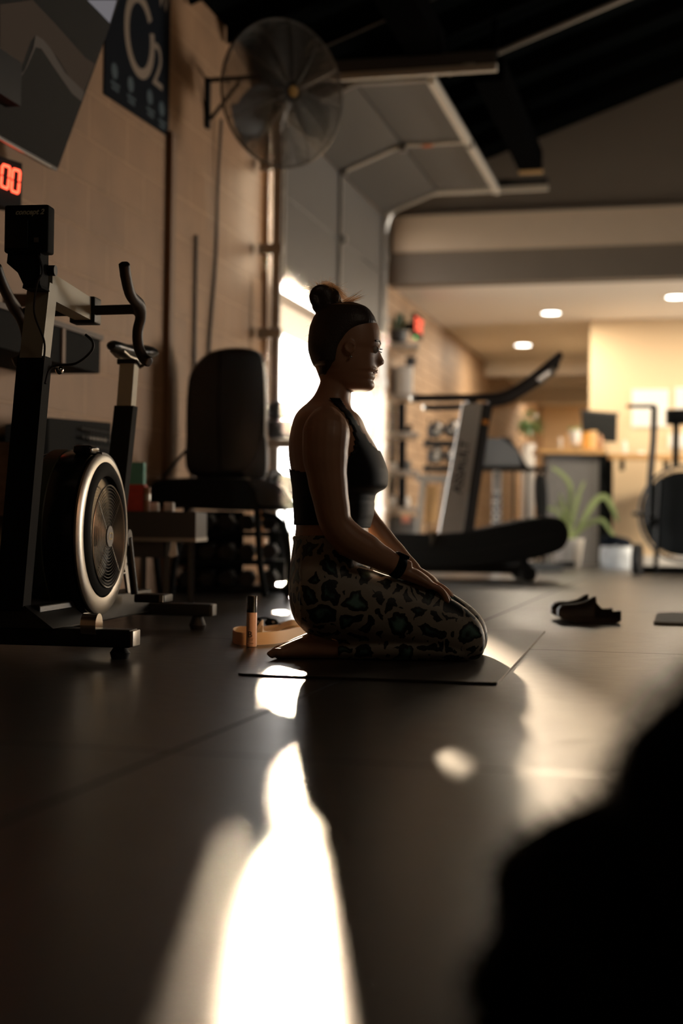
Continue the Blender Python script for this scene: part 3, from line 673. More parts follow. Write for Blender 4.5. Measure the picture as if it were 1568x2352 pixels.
mk('frame', MB().tube(spline([c_ + Rv * -.055 + Uv * .02, c_ + Rv * -.03 + Uv * .030, c_ + Uv * .031, c_ + Rv * .03 + Uv * .022, c_ + Rv * .045 + Uv * .01], 5), .003, 6), M['gloss'], sg)
mk('temple', MB().tube([c_ + Rv * .042 + Uv * .014, c_ + Rv * .062 + Dv * .03 + Uv * .018], .0026, 6), M['tancard'], sg)

# ================================================================== gym things, left side
def PRI(pix, z, depth): return [D(x, y, z) for x, y in pix], Dv * depth
def pri(mb, pix, z, depth): a_, b_ = PRI(pix, z, depth); return mb.prism(a_, b_)
# ---- stationary bike in the left foreground
al = math.radians(8.5)
bu = Rv * math.sin(al) + Dv * math.cos(al); bs = Rv * math.cos(al) - Dv * math.sin(al)
B0 = Rv * -0.815 + Dv * 3.66
BM = frame(B0, bs, bu)
def bmb(): return MB(BM)
bike = thing('exercise_bike', 'stationary air bike with caged flywheel and curved black handlebar, left foreground', 'exercise bike', B0)
bike['label'] = 'stationary flywheel bike with curved black handlebar, left foreground against the tan wall'
postm = mat('bike_aluminium', (0.30, 0.29, 0.225), 0.5, 0.15)
fb = mk('front_foot', bmb().boxx((-.31, -.035, .03), (.295, .035, .075), bev=.004), M['black'], bike)
mk('end_cap', bmb().boxx((.295, -.033, .032), (.303, .033, .073), bev=.003), M['silver'], fb)
mk('transport_wheel', bmb().lathe([(.012, -.02), (.03, -.02), (.03, .02), (.012, .02)], (.19, -.02, .085), 20, basis((0, 0, 1), (0, 1, 0), (1, 0, 0))), M['chrome'], fb)
rfm = mk('rear_foot', bmb().boxx((-.26, 1.0, .045), (.25, 1.06, .085), bev=.004), M['black'], bike)
mk('end_cap', bmb().boxx((.25, 1.002, .046), (.257, 1.058, .084), bev=.003), M['grey'], rfm)
for k in (-.2, .2): mk('rubber_foot', bmb().lathe([(.022, 0), (.028, .015), (.016, .045)], (k, 1.03, 0), 16), M['rubber'], rfm)
for k in (-.25, .26): mk('rubber_foot', bmb().lathe([(.022, 0), (.026, .015), (.016, .03)], (k, 0, 0), 16), M['rubber'], fb)
mk('main_rail', bmb().boxx((-.045, 0, .055), (.045, 1.03, .13), bev=.006), M['black'], bike)
mk('base_plate', bmb().prism([(-.34, -.06, .075), (.10, -.05, .075), (.02, -.04, .13), (-.12, -.04, .14), (-.34, -.05, .12)], (0, .3, 0)), M['black'], bike)
def slant(a_, b_, w_, d_, n=1):
    mb = bmb(); a_ = Vector(a_); b_ = Vector(b_)
    return mb.loft([[p + Vector((x * w_ / 2, y * d_ / 2, 0)) for x, y in ((-1, -1), (1, -1), (1, 1), (-1, 1))] for p in (a_, b_)])
mk('front_post', slant((-.02, -.02, .12), (.0, .055, .775), .074, .055), M['blackmatte'], bike, smooth=False)
mk('post_extension', slant((.0, .055, .77), (.008, .085, .97), .060, .062), postm, bike, smooth=False)
arm_ = mk('handlebar_arm', bmb().loft([[(-.024 + .01, u, z0), (.024 + .01, u, z0), (.024 + .01, u, z1), (-.024 + .01, u, z1)] for u, z0, z1 in ((.085, .93, 1.0), (.43, .922, .985))]), postm, bike, smooth=False)
mk('arm_clamp', bmb().boxx((-.03, .40, .915), (.045, .46, .99), bev=.004), M['black'], bike)
mk('clamp_knob', bmb().lathe([(.001, 0), (.014, 0), (.014, .03), (.001, .03)], (.025, .05, 1.0), 16, basis((0, 1, 0), (0, 0, 1), (1, 0, 0))), M['black'], bike)
mk('lever_knob', bmb().ball((.055, .09, .745), .012, 12), M['chrome'], bike)
hbar = bmb(); hbar.tube([(-.18, .43, .95), (.18, .40, .952)], .0145, 14)
for k in (-1, 1):
    pts = spline([(k * .183, .23, 1.050), (k * .180, .26, 1.015), (k * .178, .31, .978), (k * .184, .37, .958), (k * .178, .41, .930), (k * .167, .42, .893), (k * .167, .43, .850), (k * .182, .43, .817), (k * .203, .42, .803)], 5)
    hbar.tube(pts, [.0158 + .003 * math.exp(-((i - 15) / 3.) ** 2) for i in range(len(pts))], 14)
mk('handlebar', hbar, M['grip'], bike, mods=[('REMESH', dict(mode='VOXEL', voxel_size=0.004, use_smooth_shade=True)), ('SMOOTH', dict(factor=0.5, iterations=3))])
mon = mk('monitor', bmb().boxx((-.060, -.02, 1.035), (.058, .03, 1.158), bev=.006), M['blackmatte'], bike)
mk('battery_door', bmb().boxx((-.056, -.024, 1.045), (.006, -.019, 1.118), bev=.002), M['black'], mon)
mk('socket', bmb().boxx((.022, -.024, 1.060), (.034, -.0205, 1.072)), M['grey'], mon)
text('monitor_lettering', 'concept 2', BM @ frame((.008, -.0215, 1.138), (1, 0, 0), (0, 0, 1), (0, -1, 0)), .019, M['label'], mon, .0003, shear=.35, bold=.0006)
mk('monitor_mount', bmb().loft([[(x, y, z) for x, y in ((x0, -.01), (x1, -.01), (x1, .05), (x0, .05))] for z, x0, x1 in ((1.04, -.052, .035), (1.01, -.055, .035), (.985, -.025, .035), (.955, -.01, .035), (.945, -.012, .04))]), M['blackmatte'], bike, smooth=False)
mk('monitor_cable', bmb().tube(spline([(.03, -.01, 1.03), (.045, -.02, .985), (.035, -.03, .95), (.025, -.02, .88), (.045, 0, .81), (.045, 0, .76)], 5), .003, 6), M['rubber'], bike)
mk('lever_cable', bmb().tube(spline([(.05, .0, .70), (.06, .02, .745), (.12, .03, .755), (.16, .03, .785), (.165, .03, .81), (.145, .03, .83)], 6), .0035, 6), M['rubber'], bike)
# seat
mk('seat_tube', slant((-.035, .80, .13), (.0, .86, .715), .062, .05), M['blackmatte'], bike, smooth=False)
mk('seat_post', slant((.0, .86, .71), (.004, .875, .85), .048, .05), postm, bike, smooth=False)
mk('seat_clamp', bmb().boxx((-.03, .85, .848), (.03, .91, .865), bev=.003), M['black'], bike)
mk('seat_lever', bmb().tube([(.03, .86, .86), (.05, .84, .838), (.075, .83, .85)], .006, 8), M['silver'], bike)
sd = bmb()
sd.loft([[(w_ * math.cos(q) - .0, u, z + t_ * math.sin(q)) for q in [2 * PI * k / 18 for k in range(18)]] for u, w_, z, t_ in ((.70, .012, .888, .010), (.72, .022, .890, .016), (.78, .026, .890, .018), (.84, .034, .890, .020), (.90, .062, .893, .024), (.95, .078, .898, .026), (.98, .070, .898, .022), (.99, .03, .895, .01))])
mk('saddle', sd, M['leather'], bike)
mk('saddle_rail', bmb().tube([(-.02, .76, .878), (-.022, .82, .868), (-.022, .90, .868), (-.03, .95, .88)], .004, 6).tube([(.02, .76, .878), (.022, .82, .868), (.022, .90, .868), (.03, .95, .88)], .004, 6), M['silver'], bike)
# flywheel housing
AX = basis((0, 1, 0), (0, 0, 1), (1, 0, 0))            # lathe axis along bike's right
fc = (0, .40, .312)
hs = mk('flywheel_housing', bmb().lathe([(.05, -.11), (.19, -.11), (.225, -.09), (.238, -.05), (.238, .03), (.232, .065), (.20, .075), (.05, .075)], fc, 56, AX), M['gloss'], bike)
mk('housing_band', bmb().lathe([(.236, -.06), (.2405, -.055), (.2405, -.015), (.236, -.01)], fc, 56, AX, cap=False), mat('dark_green_band', (.025, .035, .018), .5), hs)
mk('silver_ring', bmb().lathe([(.180, .072), (.229, .072), (.2295, .078), (.222, .084), (.19, .086), (.180, .084)], (0, .40, .312), 64, AX, cap=False), M['silver'], hs)
mk('black_disc', bmb().lathe([(.15, .070), (.189, .072), (.191, .084), (.18, .092), (.158, .095), (.150, .090), (.148, .05), (.05, .05)], (0, .405, .328), 56, AX, cap=False), M['blackmatte'], hs)
mk('fan_disc', bmb().lathe([(.001, .055), (.15, .055), (.15, .060), (.001, .060)], (0, .405, .312), 40, AX), M['blackmatte'], hs)
cg = bmb()
cc = Vector((.096, .405, .306))
for i in range(13): cg.torus(cc, .036 + .0091 * i, .0007 if i < 12 else .0022, (1, 0, 0), 48, 5)
for q in (PI / 4, 3 * PI / 4, 5 * PI / 4, 7 * PI / 4):
    d_ = Vector((0, math.cos(q), math.sin(q))); cg.tube([cc + d_ * .03, cc + d_ * .145], .0012, 5)
mk('wire_guard', cg, M['silver'], hs)
hubp = mk('hub_badge', bmb().lathe([(.001, 0), (.031, 0), (.030, .004), (.001, .004)], cc, 28, AX), M['grey'], hs)
text('badge_lettering', 'C2', BM @ frame(cc + Vector((.0045, 0, 0)), (0, 1, 0), (0, 0, 1), (1, 0, 0)), .030, M['gold'], hubp, .0003, shear=.25)
mk('damper_lever', bmb().boxx((.02, .30, .535), (.075, .38, .56), bev=.01), M['gloss'], hs)
mk('hood', bmb().loft([[(s, .40 + r * math.cos(q), .312 + r * math.sin(q)) for s, r in ((-.02, .236), (.08, .232), (.085, .20), (-.02, .20))] for q in [math.radians(30 + 5 * k) for k in range(14)]]), M['dgrey'], hs)
# chain plate, crank and pedal
cp_ = mk('side_plate', bmb().prism([(.045, .62, .37), (.045, .70, .37), (.045, .78, .20), (.045, .80, .13), (.045, .74, .13), (.045, .71, .19), (.045, .58, .19)], (.008, 0, 0)), M['steel'], bike, smooth=False)
for y, z in ((.67, .34), (.73, .22), (.68, .20)): mk('bolt', bmb().ball((.056, y, z), .006, 8), M['chrome'], cp_)
mk('crank_arm', bmb().tube([(.075, .66, .30), (.085, .70, .13)], .012, 10), M['black'], bike)
mk('crank_boss', bmb().lathe([(.001, 0), (.026, 0), (.026, .03), (.001, .03)], (.05, .66, .30), 20, AX), M['black'], bike)
pd = mk('pedal', bmb().boxx((.095, .66, .105), (.19, .76, .130), bev=.005), M['black'], bike)
mk('reflector', bmb().boxx((.175, .655, .108), (.187, .660, .128)), M['silver'], pd)
mk('red_strap', bmb().boxx((.0, .56, .14), (.03, .60, .21), bev=.004), M['red'], bike)

# ---- wall television, timer clock and banner
def proj(p):
    d = Vector(p) - CAM; z = d.dot(_fw); return 784 + FPX * d.dot(_rt) / z, 1176 - FPX * d.dot(_up) / z
br = PX(130, 393, -2.42); best = None
for i in range(5, 50):
    q = math.radians(i); t_ = br + Vector((math.sin(q), 0, math.cos(q))) * .5; x, y = proj(t_)
    e = abs((x - 130) - (393 - y) * (145 / 392.)); best = min(best, (e, i)) if best else (e, i)
tq = math.radians(best[1]); tu = Vector((math.sin(tq), 0, math.cos(tq))); tn = Vector((math.cos(tq), 0, -math.sin(tq)))
tv = thing('television', 'large flat television on the tan wall, tilted down into the room', 'television', br + Vector((0, -.6, 0)))
TVH, TVW = .74, 1.28
mk('casing', MB().prism([br - tn * .04, br - tn * .04 + tu * TVH, br + tu * TVH, br], (0, -TVW, 0)), M['black'], tv, smooth=False)
scr = mk('screen', MB().prism([br + tn * .0005 + tu * .012, br + tn * .0005 + tu * (TVH - .012), br + tn * .002 + tu * (TVH - .012), br + tn * .002 + tu * .012], (0, -TVW, 0)), M['screen'], tv, smooth=False)
mk('silver_edge', MB().boxx(br + Vector((.004, -1.2, -.006)), br + Vector((.012, -.07, -.001))), M['silver'], tv, smooth=False)
mk('wall_bracket', MB().boxx((XW, br.y - .8, br.z + .1), (XW + .25, br.y - .5, br.z + .4)), M['black'], tv, smooth=False)
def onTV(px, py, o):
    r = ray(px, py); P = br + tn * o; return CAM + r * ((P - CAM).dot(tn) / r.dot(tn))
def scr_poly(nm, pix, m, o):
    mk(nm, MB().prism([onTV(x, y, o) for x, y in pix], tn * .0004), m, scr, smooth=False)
scr_poly('reflection_field', [(0, 10), (75, 0), (130, 58), (195, 132), (218, 147), (190, 218), (160, 180), (130, 130), (95, 100), (82, 80), (70, 95), (45, 165), (0, 210)], M['scr2'], .0026)  # reflections painted on the glass as faintly glowing flat shapes
scr_poly('reflection_ridge', [(0, 215), (10, 205), (40, 187), (55, 165), (76, 112), (82, 80), (100, 92), (115, 110), (150, 168), (194, 212), (187, 233), (165, 215), (120, 150), (95, 112), (82, 108), (60, 158), (45, 182), (20, 198), (0, 220)], M['scr1'], .0032)
scr_poly('reflection_panel', [(200, 0), (268, 0), (252, 53), (225, 25)], M['scr3'], .0032)
CX = -2.50
ck = thing('wall_timer', 'black digital wall timer with red zeros under the television', 'timer', PX(20, 480, CX))
mk('timer_case', MB().prism([PX(-90, 330, CX), PX(51, 375, CX), PX(49, 482, CX), PX(25, 480, CX), PX(-90, 440, CX)], (-.07, 0, 0)), M['blackmatte'], ck, smooth=False)
for TL, TR, BRp, BL in (((6, 378), (23, 384), (18, 434), (2, 427)), ((30, 388), (46, 393), (42, 444), (26, 438))):
    P = [PX(x, y, CX + .004) for x, y in (TL, TR, BRp, BL)]
    ml = (P[0] + P[3]) / 2; mr = (P[1] + P[2]) / 2; dg_ = MB()
    for a_, b_ in ((P[0], P[1]), (P[3], P[2]), (P[0], ml), (ml, P[3]), (P[1], mr), (mr, P[2])):
        dg_.tube([a_.lerp(b_, .1), a_.lerp(b_, .9)], .0052, 6)
    lab(mk('digit', dg_, M['led'], ck), 'glowing red zero')
bx = XW + .006
bR = PX(387, 314, bx); bL = PX(239, 216, bx); zt = 2.95
bn = thing('wall_banner', 'navy banner with big pale O2 lettering hanging beside the television', 'banner', Vector((bx, (bR.y + bL.y) / 2, bR.z)))
cl = mk('banner_cloth', MB().prism([(bx, bL.y, bL.z), (bx, bR.y, bR.z), (bx, bR.y, zt + .1), (bx, bL.y, zt + .1)], (-.004, 0, 0)), M['navy'], bn, smooth=False)
def BW(px, py): return PX(px, py, bx + .002)
oc = BW(322, 82)
ot = abs(BW(357, 82).y - BW(287, 82).y) / 2; oh = abs(BW(322, 180).z - oc.z)
rg = MB(); n_ = 48
def orng(s1, s2): return [[(bx + .0005, oc.y + ot * s * math.cos(q), oc.z + oh * ss * math.sin(q)) for q in [math.radians(38 + 342 * k / n_) for k in range(n_ + 1)]] for s, ss in ((1, 1), (s1, s2))]
A_, Bb = orng(.70, .76)
Av = [rg.v(p) for p in A_]; Bv = [rg.v(p) for p in Bb]
for k in range(n_): rg.face([Av[k], Av[k + 1], Bv[k + 1], Bv[k]])
lab(mk('printed_ring', rg, M['bannerprint'], cl, smooth=False), 'large pale printed letter O with an arrow break')
text('printed_digit', '2', frame(BW(362, 157) , (0, 1, 0), (0, 0, 1), (1, 0, 0)), .30, M['bannerprint'], cl, .0004)
text('printed_digit', 'W', frame(BW(375, 2) , (0, 1, 0), (0, 0, 1), (1, 0, 0)), .14, M['bannerprint'], cl, .0004)
for (x, y) in ((263, 163), (300, 194), (344, 223), (371, 250)):
    p = BW(x, y); mk('printed_dot', MB().lathe([(.001, 0), (.036, 0), (.036, .0006), (.001, .0006)], p, 20, basis((0, 1, 0), (0, 0, 1), (1, 0, 0))), M['bannerblue'], cl)
    for j in range(2):
        p2 = BW(x + 2, y + 30 + 11 * j); mk('printed_line', MB().boxx((bx + .001, p2.y - .05 + .01 * j, p2.z - .008), (bx + .0016, p2.y + .05 - .01 * j, p2.z + .006)), M['bannerblue'], cl, smooth=False)

# ---- wall fan
fcn = D(650, 215, 7.35)
fa = (-Dv * math.cos(math.radians(32)) + Rv * math.sin(math.radians(32)) - Uv * .12 + Rv * .10).normalized()
fs = fa.cross(Uv).normalized(); fu = fs.cross(fa).normalized()
fan = thing('wall_fan', 'large round wire-caged fan with yellow hub mounted high on the tan wall', 'fan', fcn)
FR = .372; FM = Matrix.Translation(fcn) @ basis(fs, fu, fa).to_4x4()
for nm, sg_ in (('front_guard', 1), ('rear_guard', -1)):
    g = MB(FM)
    for i in range(42):
        r = .055 + (FR - .055) * i / 41; z = sg_ * (.085 * (1 - (r / FR) ** 2.5) + .004); g.torus((0, 0, z), r, .0013 if i < 41 else .006, (0, 0, 1), 56, 4)
    for k in range(12):
        q = 2 * PI * k / 12; g.tube([(r * math.cos(q), r * math.sin(q), sg_ * (.087 * (1 - (r / FR) ** 2.5) + .006)) for r in [FR * j / 8 for j in range(1, 9)]], .0022, 4)
    mk(nm, g, M['steel'], fan)
bladem = mat('fan_blade_grey', (.10, .095, .085), .5)
for k in range(3):
    q0 = math.radians(200 + 120 * k); bl_ = MB(FM); rings = []
    for j in range(8):
        r = .05 + .29 * j / 7; w_ = math.radians(20 + 22 * math.sin(PI * min(1, j / 7 + .15)))
        rings.append([((r) * math.cos(q0 + a_), r * math.sin(q0 + a_), -.02 + .10 * a_ + t) for a_, t in ((-w_, -.001), (0, -.001), (w_, -.001), (w_, .001), (0, .001), (-w_, .001))])
    bl_.loft(rings); mk('blade', bl_, bladem, fan)
mk('hub', MB(FM).lathe([(.001, .04), (.05, .04), (.055, .02), (.055, -.05), (.001, -.05)], (0, 0, 0), 24), M['dgrey'], fan)
mk('badge', MB(FM).lathe([(.001, .092), (.030, .092), (.028, .098), (.001, .100)], (0, 0, 0), 24), M['yellow'], fan)
mk('motor', MB(FM).lathe([(.001, -.24), (.07, -.23), (.08, -.2), (.08, -.1), (.001, -.09)], (0, 0, 0), 24), M['black'], fan)
w0 = PX(478, 180, XW + .01); w1 = PX(478, 296, XW + .01)
mc_ = fcn - fa * .2
bk = MB(); bk.boxx((XW + .001, w0.y - .02, w1.z), (XW + .02, w0.y + .02, w0.z)); bk.tube([w0 + Vector((.01, 0, -.01)), Vector((mc_.x, w0.y, w0.z - .01)), mc_ ], .013, 6); bk.tube([w1 + Vector((.01, 0, .05)), Vector((mc_.x * .6 + XW * .4, w0.y, w0.z - .03))], .011, 6)
mk('bracket', bk, M['blackmatte'], fan)

# ---- dark cabinet on the wall behind the bike
e1 = PX(230, 782, -2.27)
wc_ = thing('wall_cabinet', 'long dark cabinet mounted on the tan wall behind the bike', 'cabinet', (-2.4, e1.y - .9, PX(230, 858, -2.27).z))
zc0, zc1 = PX(230, 858, -2.27).z, e1.z
mk('cabinet_body', MB().boxx((XW, e1.y - 2.2, zc0), (-2.27, e1.y, zc1)), M['blackmatte'], wc_, smooth=False)
mk('cabinet_top', MB().boxx((XW, e1.y - 2.2, zc1), (-2.26, e1.y + .01, zc1 + .02)), mat('cabinet_edge', (.10, .06, .035), .6), wc_, smooth=False)
yd = PX(146, 800, -2.265).y
mk('divider', MB().boxx((-2.27, yd - .012, zc0), (-2.263, yd + .012, zc1)), mat('divider_wood', (.25, .15, .08), .6), wc_, smooth=False)
p = PX(165, 758, -2.4); solo('small_speaker', MB().boxx((p.x - .04, p.y - .05, zc1 + .02), (p.x + .04, p.y + .08, zc1 + .055), bev=.01), M['blackmatte'], 'small black box lying on top of the wall cabinet', 'box')
p = D(45, 690, 5.0); solo('wall_sign', MB().box(D(40, 690, 5.0), (.10, .02, .045), CB), mat('sign_board', (.16, .10, .06), .7, noise=.6, nscale=40), 'small worn printed board on the wall cabinet at the left edge', 'sign')
# perforated console behind the bike
cs = thing('perforated_crate', 'black crate with perforated grey end standing behind the bike seat tube', 'crate', D(130, 1200, 5.5))
zf_ = D(130, 1100, 5.5).z
mk('crate_body', MB().loft([[D(x, y, z) for x, y, z in ((12, yy + 0, 5.2), (112, yy - dy_, 5.35), (255, yy - dy_ + 12, 5.9), (120, yy - 8, 5.9))] for yy, dy_ in ((1230, 0), (975, 16))]), M['blackmatte'], cs, smooth=False)
for j in range(4):
    for i in range(8):
        a_ = D(190 + i * 8.5, 985 + i * 1.2 + j * 19, 5.60 + .02 * i)
        mk('vent', MB().ball(a_, (.006, .006, .009), 8, CB), M['steel'] if j == 1 and 2 <= i <= 6 else M['dgrey'], cs)
stick = PX(8, 1120, -2.4)
solo('printed_board', MB().box(D(10, 1100, 5.0), (.06, .02, .26), CB), mat('printed_card', (.13, .08, .05), .6, noise=.9, nscale=30), 'worn printed board leaning by the wall at the far left behind the bike', 'board')

# ---- grey work bench with boxes
tz = 5.55
tb_ = thing('low_table', 'low grey table with square legs standing behind the bike', 'table', PZ(370, 1405))
def CBX(px0, px1, py0, py1, z, dep, bev=0.0):
    a_ = D(px0, py1, z); b_ = D(px1, py0, z); w_ = (b_ - a_).dot(Rv); h_ = b_.z - a_.z
    return MB().box((a_ + b_) / 2 + Dv * dep / 2, (w_, dep, h_), CB, bev)
mk('table_top', CBX(283, 450, 1176, 1236, tz, .45), M['dgrey'], tb_, smooth=False)
mk('table_lip', CBX(290, 450, 1236, 1243, tz - .01, .47), M['steel'], tb_, smooth=False)
mk('drawer', CBX(300, 385, 1243, 1280, tz + .03, .3), M['dgrey'], tb_, smooth=False)
for x, dz in ((383, 0), (300, 0), (440, .38), (330, .38)):
    a_ = D(x, 1243, tz + dz + .03); a2 = Vector((a_.x, a_.y, 0)); mk('leg', MB().tube([a_, a2], .014, 4), M['dgrey'], tb_, smooth=False)
solo('teal_box', CBX(294, 330, 1062, 1112, tz + .1, .06), M['teal'], 'teal card box stacked on top of the red box', 'box', smooth=False)
solo('red_box', CBX(289, 332, 1113, 1175, tz + .1, .08), M['red'], 'red patterned box standing on the low grey table', 'box', smooth=False)
tt_ = thing('tan_cup', 'brown card tube with silver rim beside the red box', 'cup', D(337, 1175, tz + .1))
cb_ = D(337, 1175, tz + .1)
mk('tube', MB().lathe([(.013, 0), (.013, .095), (.012, .097)], cb_, 16), M['tancard'], tt_)
mk('shine_strip', MB().lathe([(.0138, .045), (.0138, .07)], cb_, 16, cap=False), M['silver'], tt_)
for nm_, x0, x1, l in (('folded_cloth', 340, 362, 'white folded cloth on the low grey table beside the brown tube'), ('white_cup', 376, 398, 'small white cup on the low grey table under the padded seat')):
    solo(nm_, CBX(x0, x1, 1154, 1175, tz + .15, .05, .004), M['paper'], l, nm_.split('_')[1])
lp = D(398, 1243, tz)
solo('white_cloth', MB().loft([[lp + Rv * x + Uv * -z, lp + Rv * (x + w_) + Uv * -z, lp + Rv * (x + w_) + Uv * -z + Dv * .01, lp + Rv * x + Uv * -z + Dv * .01] for x, w_, z in ((-.005, .012, -.01), (-.012, .025, .03), (-.018, .035, .055), (-.01, .01, .062))]), M['paper'], 'small white rag hanging off the edge of the low table', 'cloth')

# ---- padded machine and dumbbell rack
pz = 7.1
pm = thing('padded_machine', 'black machine with tall rounded back pad and wide seat, beside the door', 'gym machine', D(500, 1370, pz))
def rslab(pix, z, dep, inset=8, n=3):
    cx = sum(p[0] for p in pix) / len(pix); cy = sum(p[1] for p in pix) / len(pix)
    def sh(f): return [(cx + (x - cx) * f, cy + (y - cy) * f) for x, y in pix]
    return [[D(x, y, z) + Dv * o for x, y in sh(f)] for f, o in ((.90, 0), (.96, dep * .04), (.99, dep * .14), (1, dep * .3), (1, dep * .8), (.98, dep * .94), (.92, dep))]
def closed_spline(P, k=4):
    P = [Vector((x, y, 0)) for x, y in P]; n = len(P); out = []
    for i in range(n):
        p0, p1, p2, p3 = P[i - 1], P[i], P[(i + 1) % n], P[(i + 2) % n]
        for j in range(k):
            t = j / k; q = 0.5 * ((2 * p1) + (p2 - p0) * t + (2 * p0 - 5 * p1 + 4 * p2 - p3) * t * t + (3 * p1 - p0 - 3 * p2 + p3) * t ** 3); out.append((q.x, q.y))
    return out
mk('back_pad', MB().loft(rslab(closed_spline([(432, 1088), (425, 1000), (428, 890), (440, 845), (470, 812), (500, 800), (545, 795), (588, 803), (606, 830), (611, 900), (611, 1000), (606, 1080), (590, 1096), (520, 1098)]), pz, .16)), M['leather'], pm)
mk('pad_seam', MB().tube([D(505, 803, pz - .004), D(500, 950, pz - .008), D(505, 1085, pz - .004)], .004, 6), M['blackmatte'], pm)
mk('side_shell', MB().loft(rslab(closed_spline([(556, 1085), (585, 1050), (600, 1000), (612, 1010), (614, 1070), (606, 1098), (575, 1100)]), pz - .03, .1)), M['grey'], pm)
mk('seat_pad', MB().loft(rslab(closed_spline([(336, 1160), (338, 1122), (352, 1104), (400, 1097), (500, 1096), (575, 1100), (640, 1112), (662, 1138), (672, 1166), (600, 1172), (460, 1168)]), pz - .35, .45)), M['blackmatte'], pm)
mk('seat_trim', MB().loft(rslab(closed_spline([(568, 1102), (600, 1101), (640, 1113), (660, 1140), (668, 1160), (600, 1160), (585, 1125)]), pz - .37, .06)), M['dgrey'], pm)
for P in ([(585, 1110), (590, 1170), (598, 1300), (616, 1402)], [(600, 1180), (640, 1195), (660, 1240), (664, 1340), (650, 1400)], [(350, 1160), (360, 1300), (372, 1392)], [(430, 1165), (400, 1300), (392, 1400)]):
    mk('frame_leg', MB().tube(spline([D(x, y, pz - .3 if i < 9 else pz) for i, (x, y) in enumerate(P)], 4), .017, 8), M['blackmatte'], pm)
rz = 7.15
rk = thing('dumbbell_rack', 'three-tier black dumbbell rack under the padded machine by the door', 'dumbbell rack', PZ(520, 1366))
for y in (1222, 1288, 1350): mk('shelf', CBX(402, 655, y, y + 8, rz, .30), M['blackmatte'], rk, smooth=False)
for x in (402, 648): mk('upright', CBX(x, x + 9, 1172, 1366, rz + .12, .05), M['black'], rk, smooth=False)
def dumbbell(p, name='dumbbell', r=.046, ln=.11, m='rubber'):
    t = thing(name, 'x', 'dumbbell', p, None)
    RX = basis(Rv, Uv, Dv)
    for k in (-1, 1): mk('head', MB().lathe([(r * .85, -.03), (r, -.022), (r, .022), (r * .85, .03)], p + Uv * r + Dv * (k * ln * .75), 6 if m == 'rubber' else 20, RX), M[m], t, smooth=(m != 'rubber'))
    mk('handle', MB().tube([p + Uv * r - Dv * ln * .6, p + Uv * r + Dv * ln * .6], .014, 10), M['chrome'], t)
    return t
mk('back_panel', CBX(404, 560, 1175, 1362, rz + .29, .01), M['blackmatte'], rk, smooth=False)
base_d = None
for j, y in enumerate((1221, 1287, 1349)):
    wrd = ('top', 'middle', 'bottom')[j]; words = ('first', 'second', 'third', 'fourth', 'fifth')
    for i, x in enumerate((425, 470, 513, 560, 612)):
        p = D(x + 8, y, rz + .15); l = '%s hexagonal black dumbbell from the left on the %s rack shelf' % (words[i], wrd)
        if base_d is None: base_d = dumbbell(p); o = base_d
        else: o = dup(base_d, p)
        o['label'] = l; o['group'] = 'hex dumbbells on the rack by the door'
# weight bench in front of the opening
wb = thing('weight_bench', 'grey weight stand with pale rail between the padded machine and the woman', 'weight stand', PZ(640, 1330))
mk('rail', CBX(612, 674, 1010, 1028, 8.0, .05), M['alu'], wb, smooth=False)
mk('top_tray', CBX(612, 672, 965, 1006, 8.02, .22, .02), M['dgrey'], wb)
for x in (614, 664): mk('post', CBX(x, x + 7, 1028, 1351, 8.0, .04), M['dgrey'], wb, smooth=False)
mk('shelf', CBX(612, 674, 1160, 1170, 8.0, .24), M['steel'], wb, smooth=False)
for i, (x, y, r, l) in enumerate(((630, 1070, .10, 'round black weight plate leaning under the pale rail'), (655, 1062, .085, 'smaller black weight plate leaning right of the first under the rail'))):
    p = D(x, 1160, 8.12); solo('weight_plate', MB().lathe([(.025, -.02), (r, -.02), (r + .004, 0), (r, .02), (.025, .02)], p + Uv * r, 28, basis(Rv * .5 + Dv * .87, Uv, Dv * .5 - Rv * .87)), M['rubber'], l, 'weight plate', 'plates on the weight stand')
solo('storage_box', CBX(614, 658, 1196, 1340, 8.03, .2, .02), M['blackmatte'], 'black box standing on the floor under the shelf of the weight stand', 'box')
solo('gear_bag', MB().ball(D(636, 943, 8.12), (.075, .09, .055), 14, CB), M['dgrey'], 'dark lumpy gear bag on the weight stand beside the bright opening', 'bag')
solo('machine_cord', MB().tube(spline([PX(376, 1095, XW + .03), D(400, 1065, 6.8), D(430, 1032, 6.75)], 5), .008, 6), M['dgrey'], 'dark cord running from the wall to the padded machine', 'cord')

# ================================================================== right side and back room
tz0 = 9.22; TW = .62
tm = thing('curved_treadmill', 'curved manual treadmill with silver uprights and long black handrails', 'treadmill', PZ(1060, 1335))
outline = closed_spline([(790, 1262), (800, 1240), (840, 1228), (900, 1224), (960, 1226), (1030, 1226), (1090, 1218), (1150, 1206), (1210, 1193), (1262, 1187), (1292, 1195), (1306, 1222), (1300, 1250), (1278, 1268), (1220, 1284), (1130, 1299), (1030, 1306), (920, 1304), (830, 1292)], 5)
mk('deck_shell', MB().prism([D(x, y, tz0) for x, y in outline], Dv * .09), M['black'], tm)
mk('deck_shell', MB().prism([D(x, y, tz0) + Dv * (TW - .09) for x, y in outline], Dv * .09), M['dgrey'], tm)
inner = [(x + (1050 - x) * .03, y + 4) for x, y in outline]
mk('belt', MB().prism([D(x, y, tz0) + Dv * .09 for x, y in inner], Dv * (TW - .18)), M['rubber'], tm)
band_ = [(800, 1262), (870, 1268), (960, 1272), (1050, 1270), (1140, 1258), (1220, 1240), (1280, 1226), (1290, 1240), (1270, 1262), (1200, 1282), (1100, 1296), (980, 1300), (860, 1292), (805, 1276)]
mk('side_skirt', MB().prism([D(x, y, tz0 - .012) for x, y in closed_spline(band_, 4)], Dv * .02), M['black'], tm)
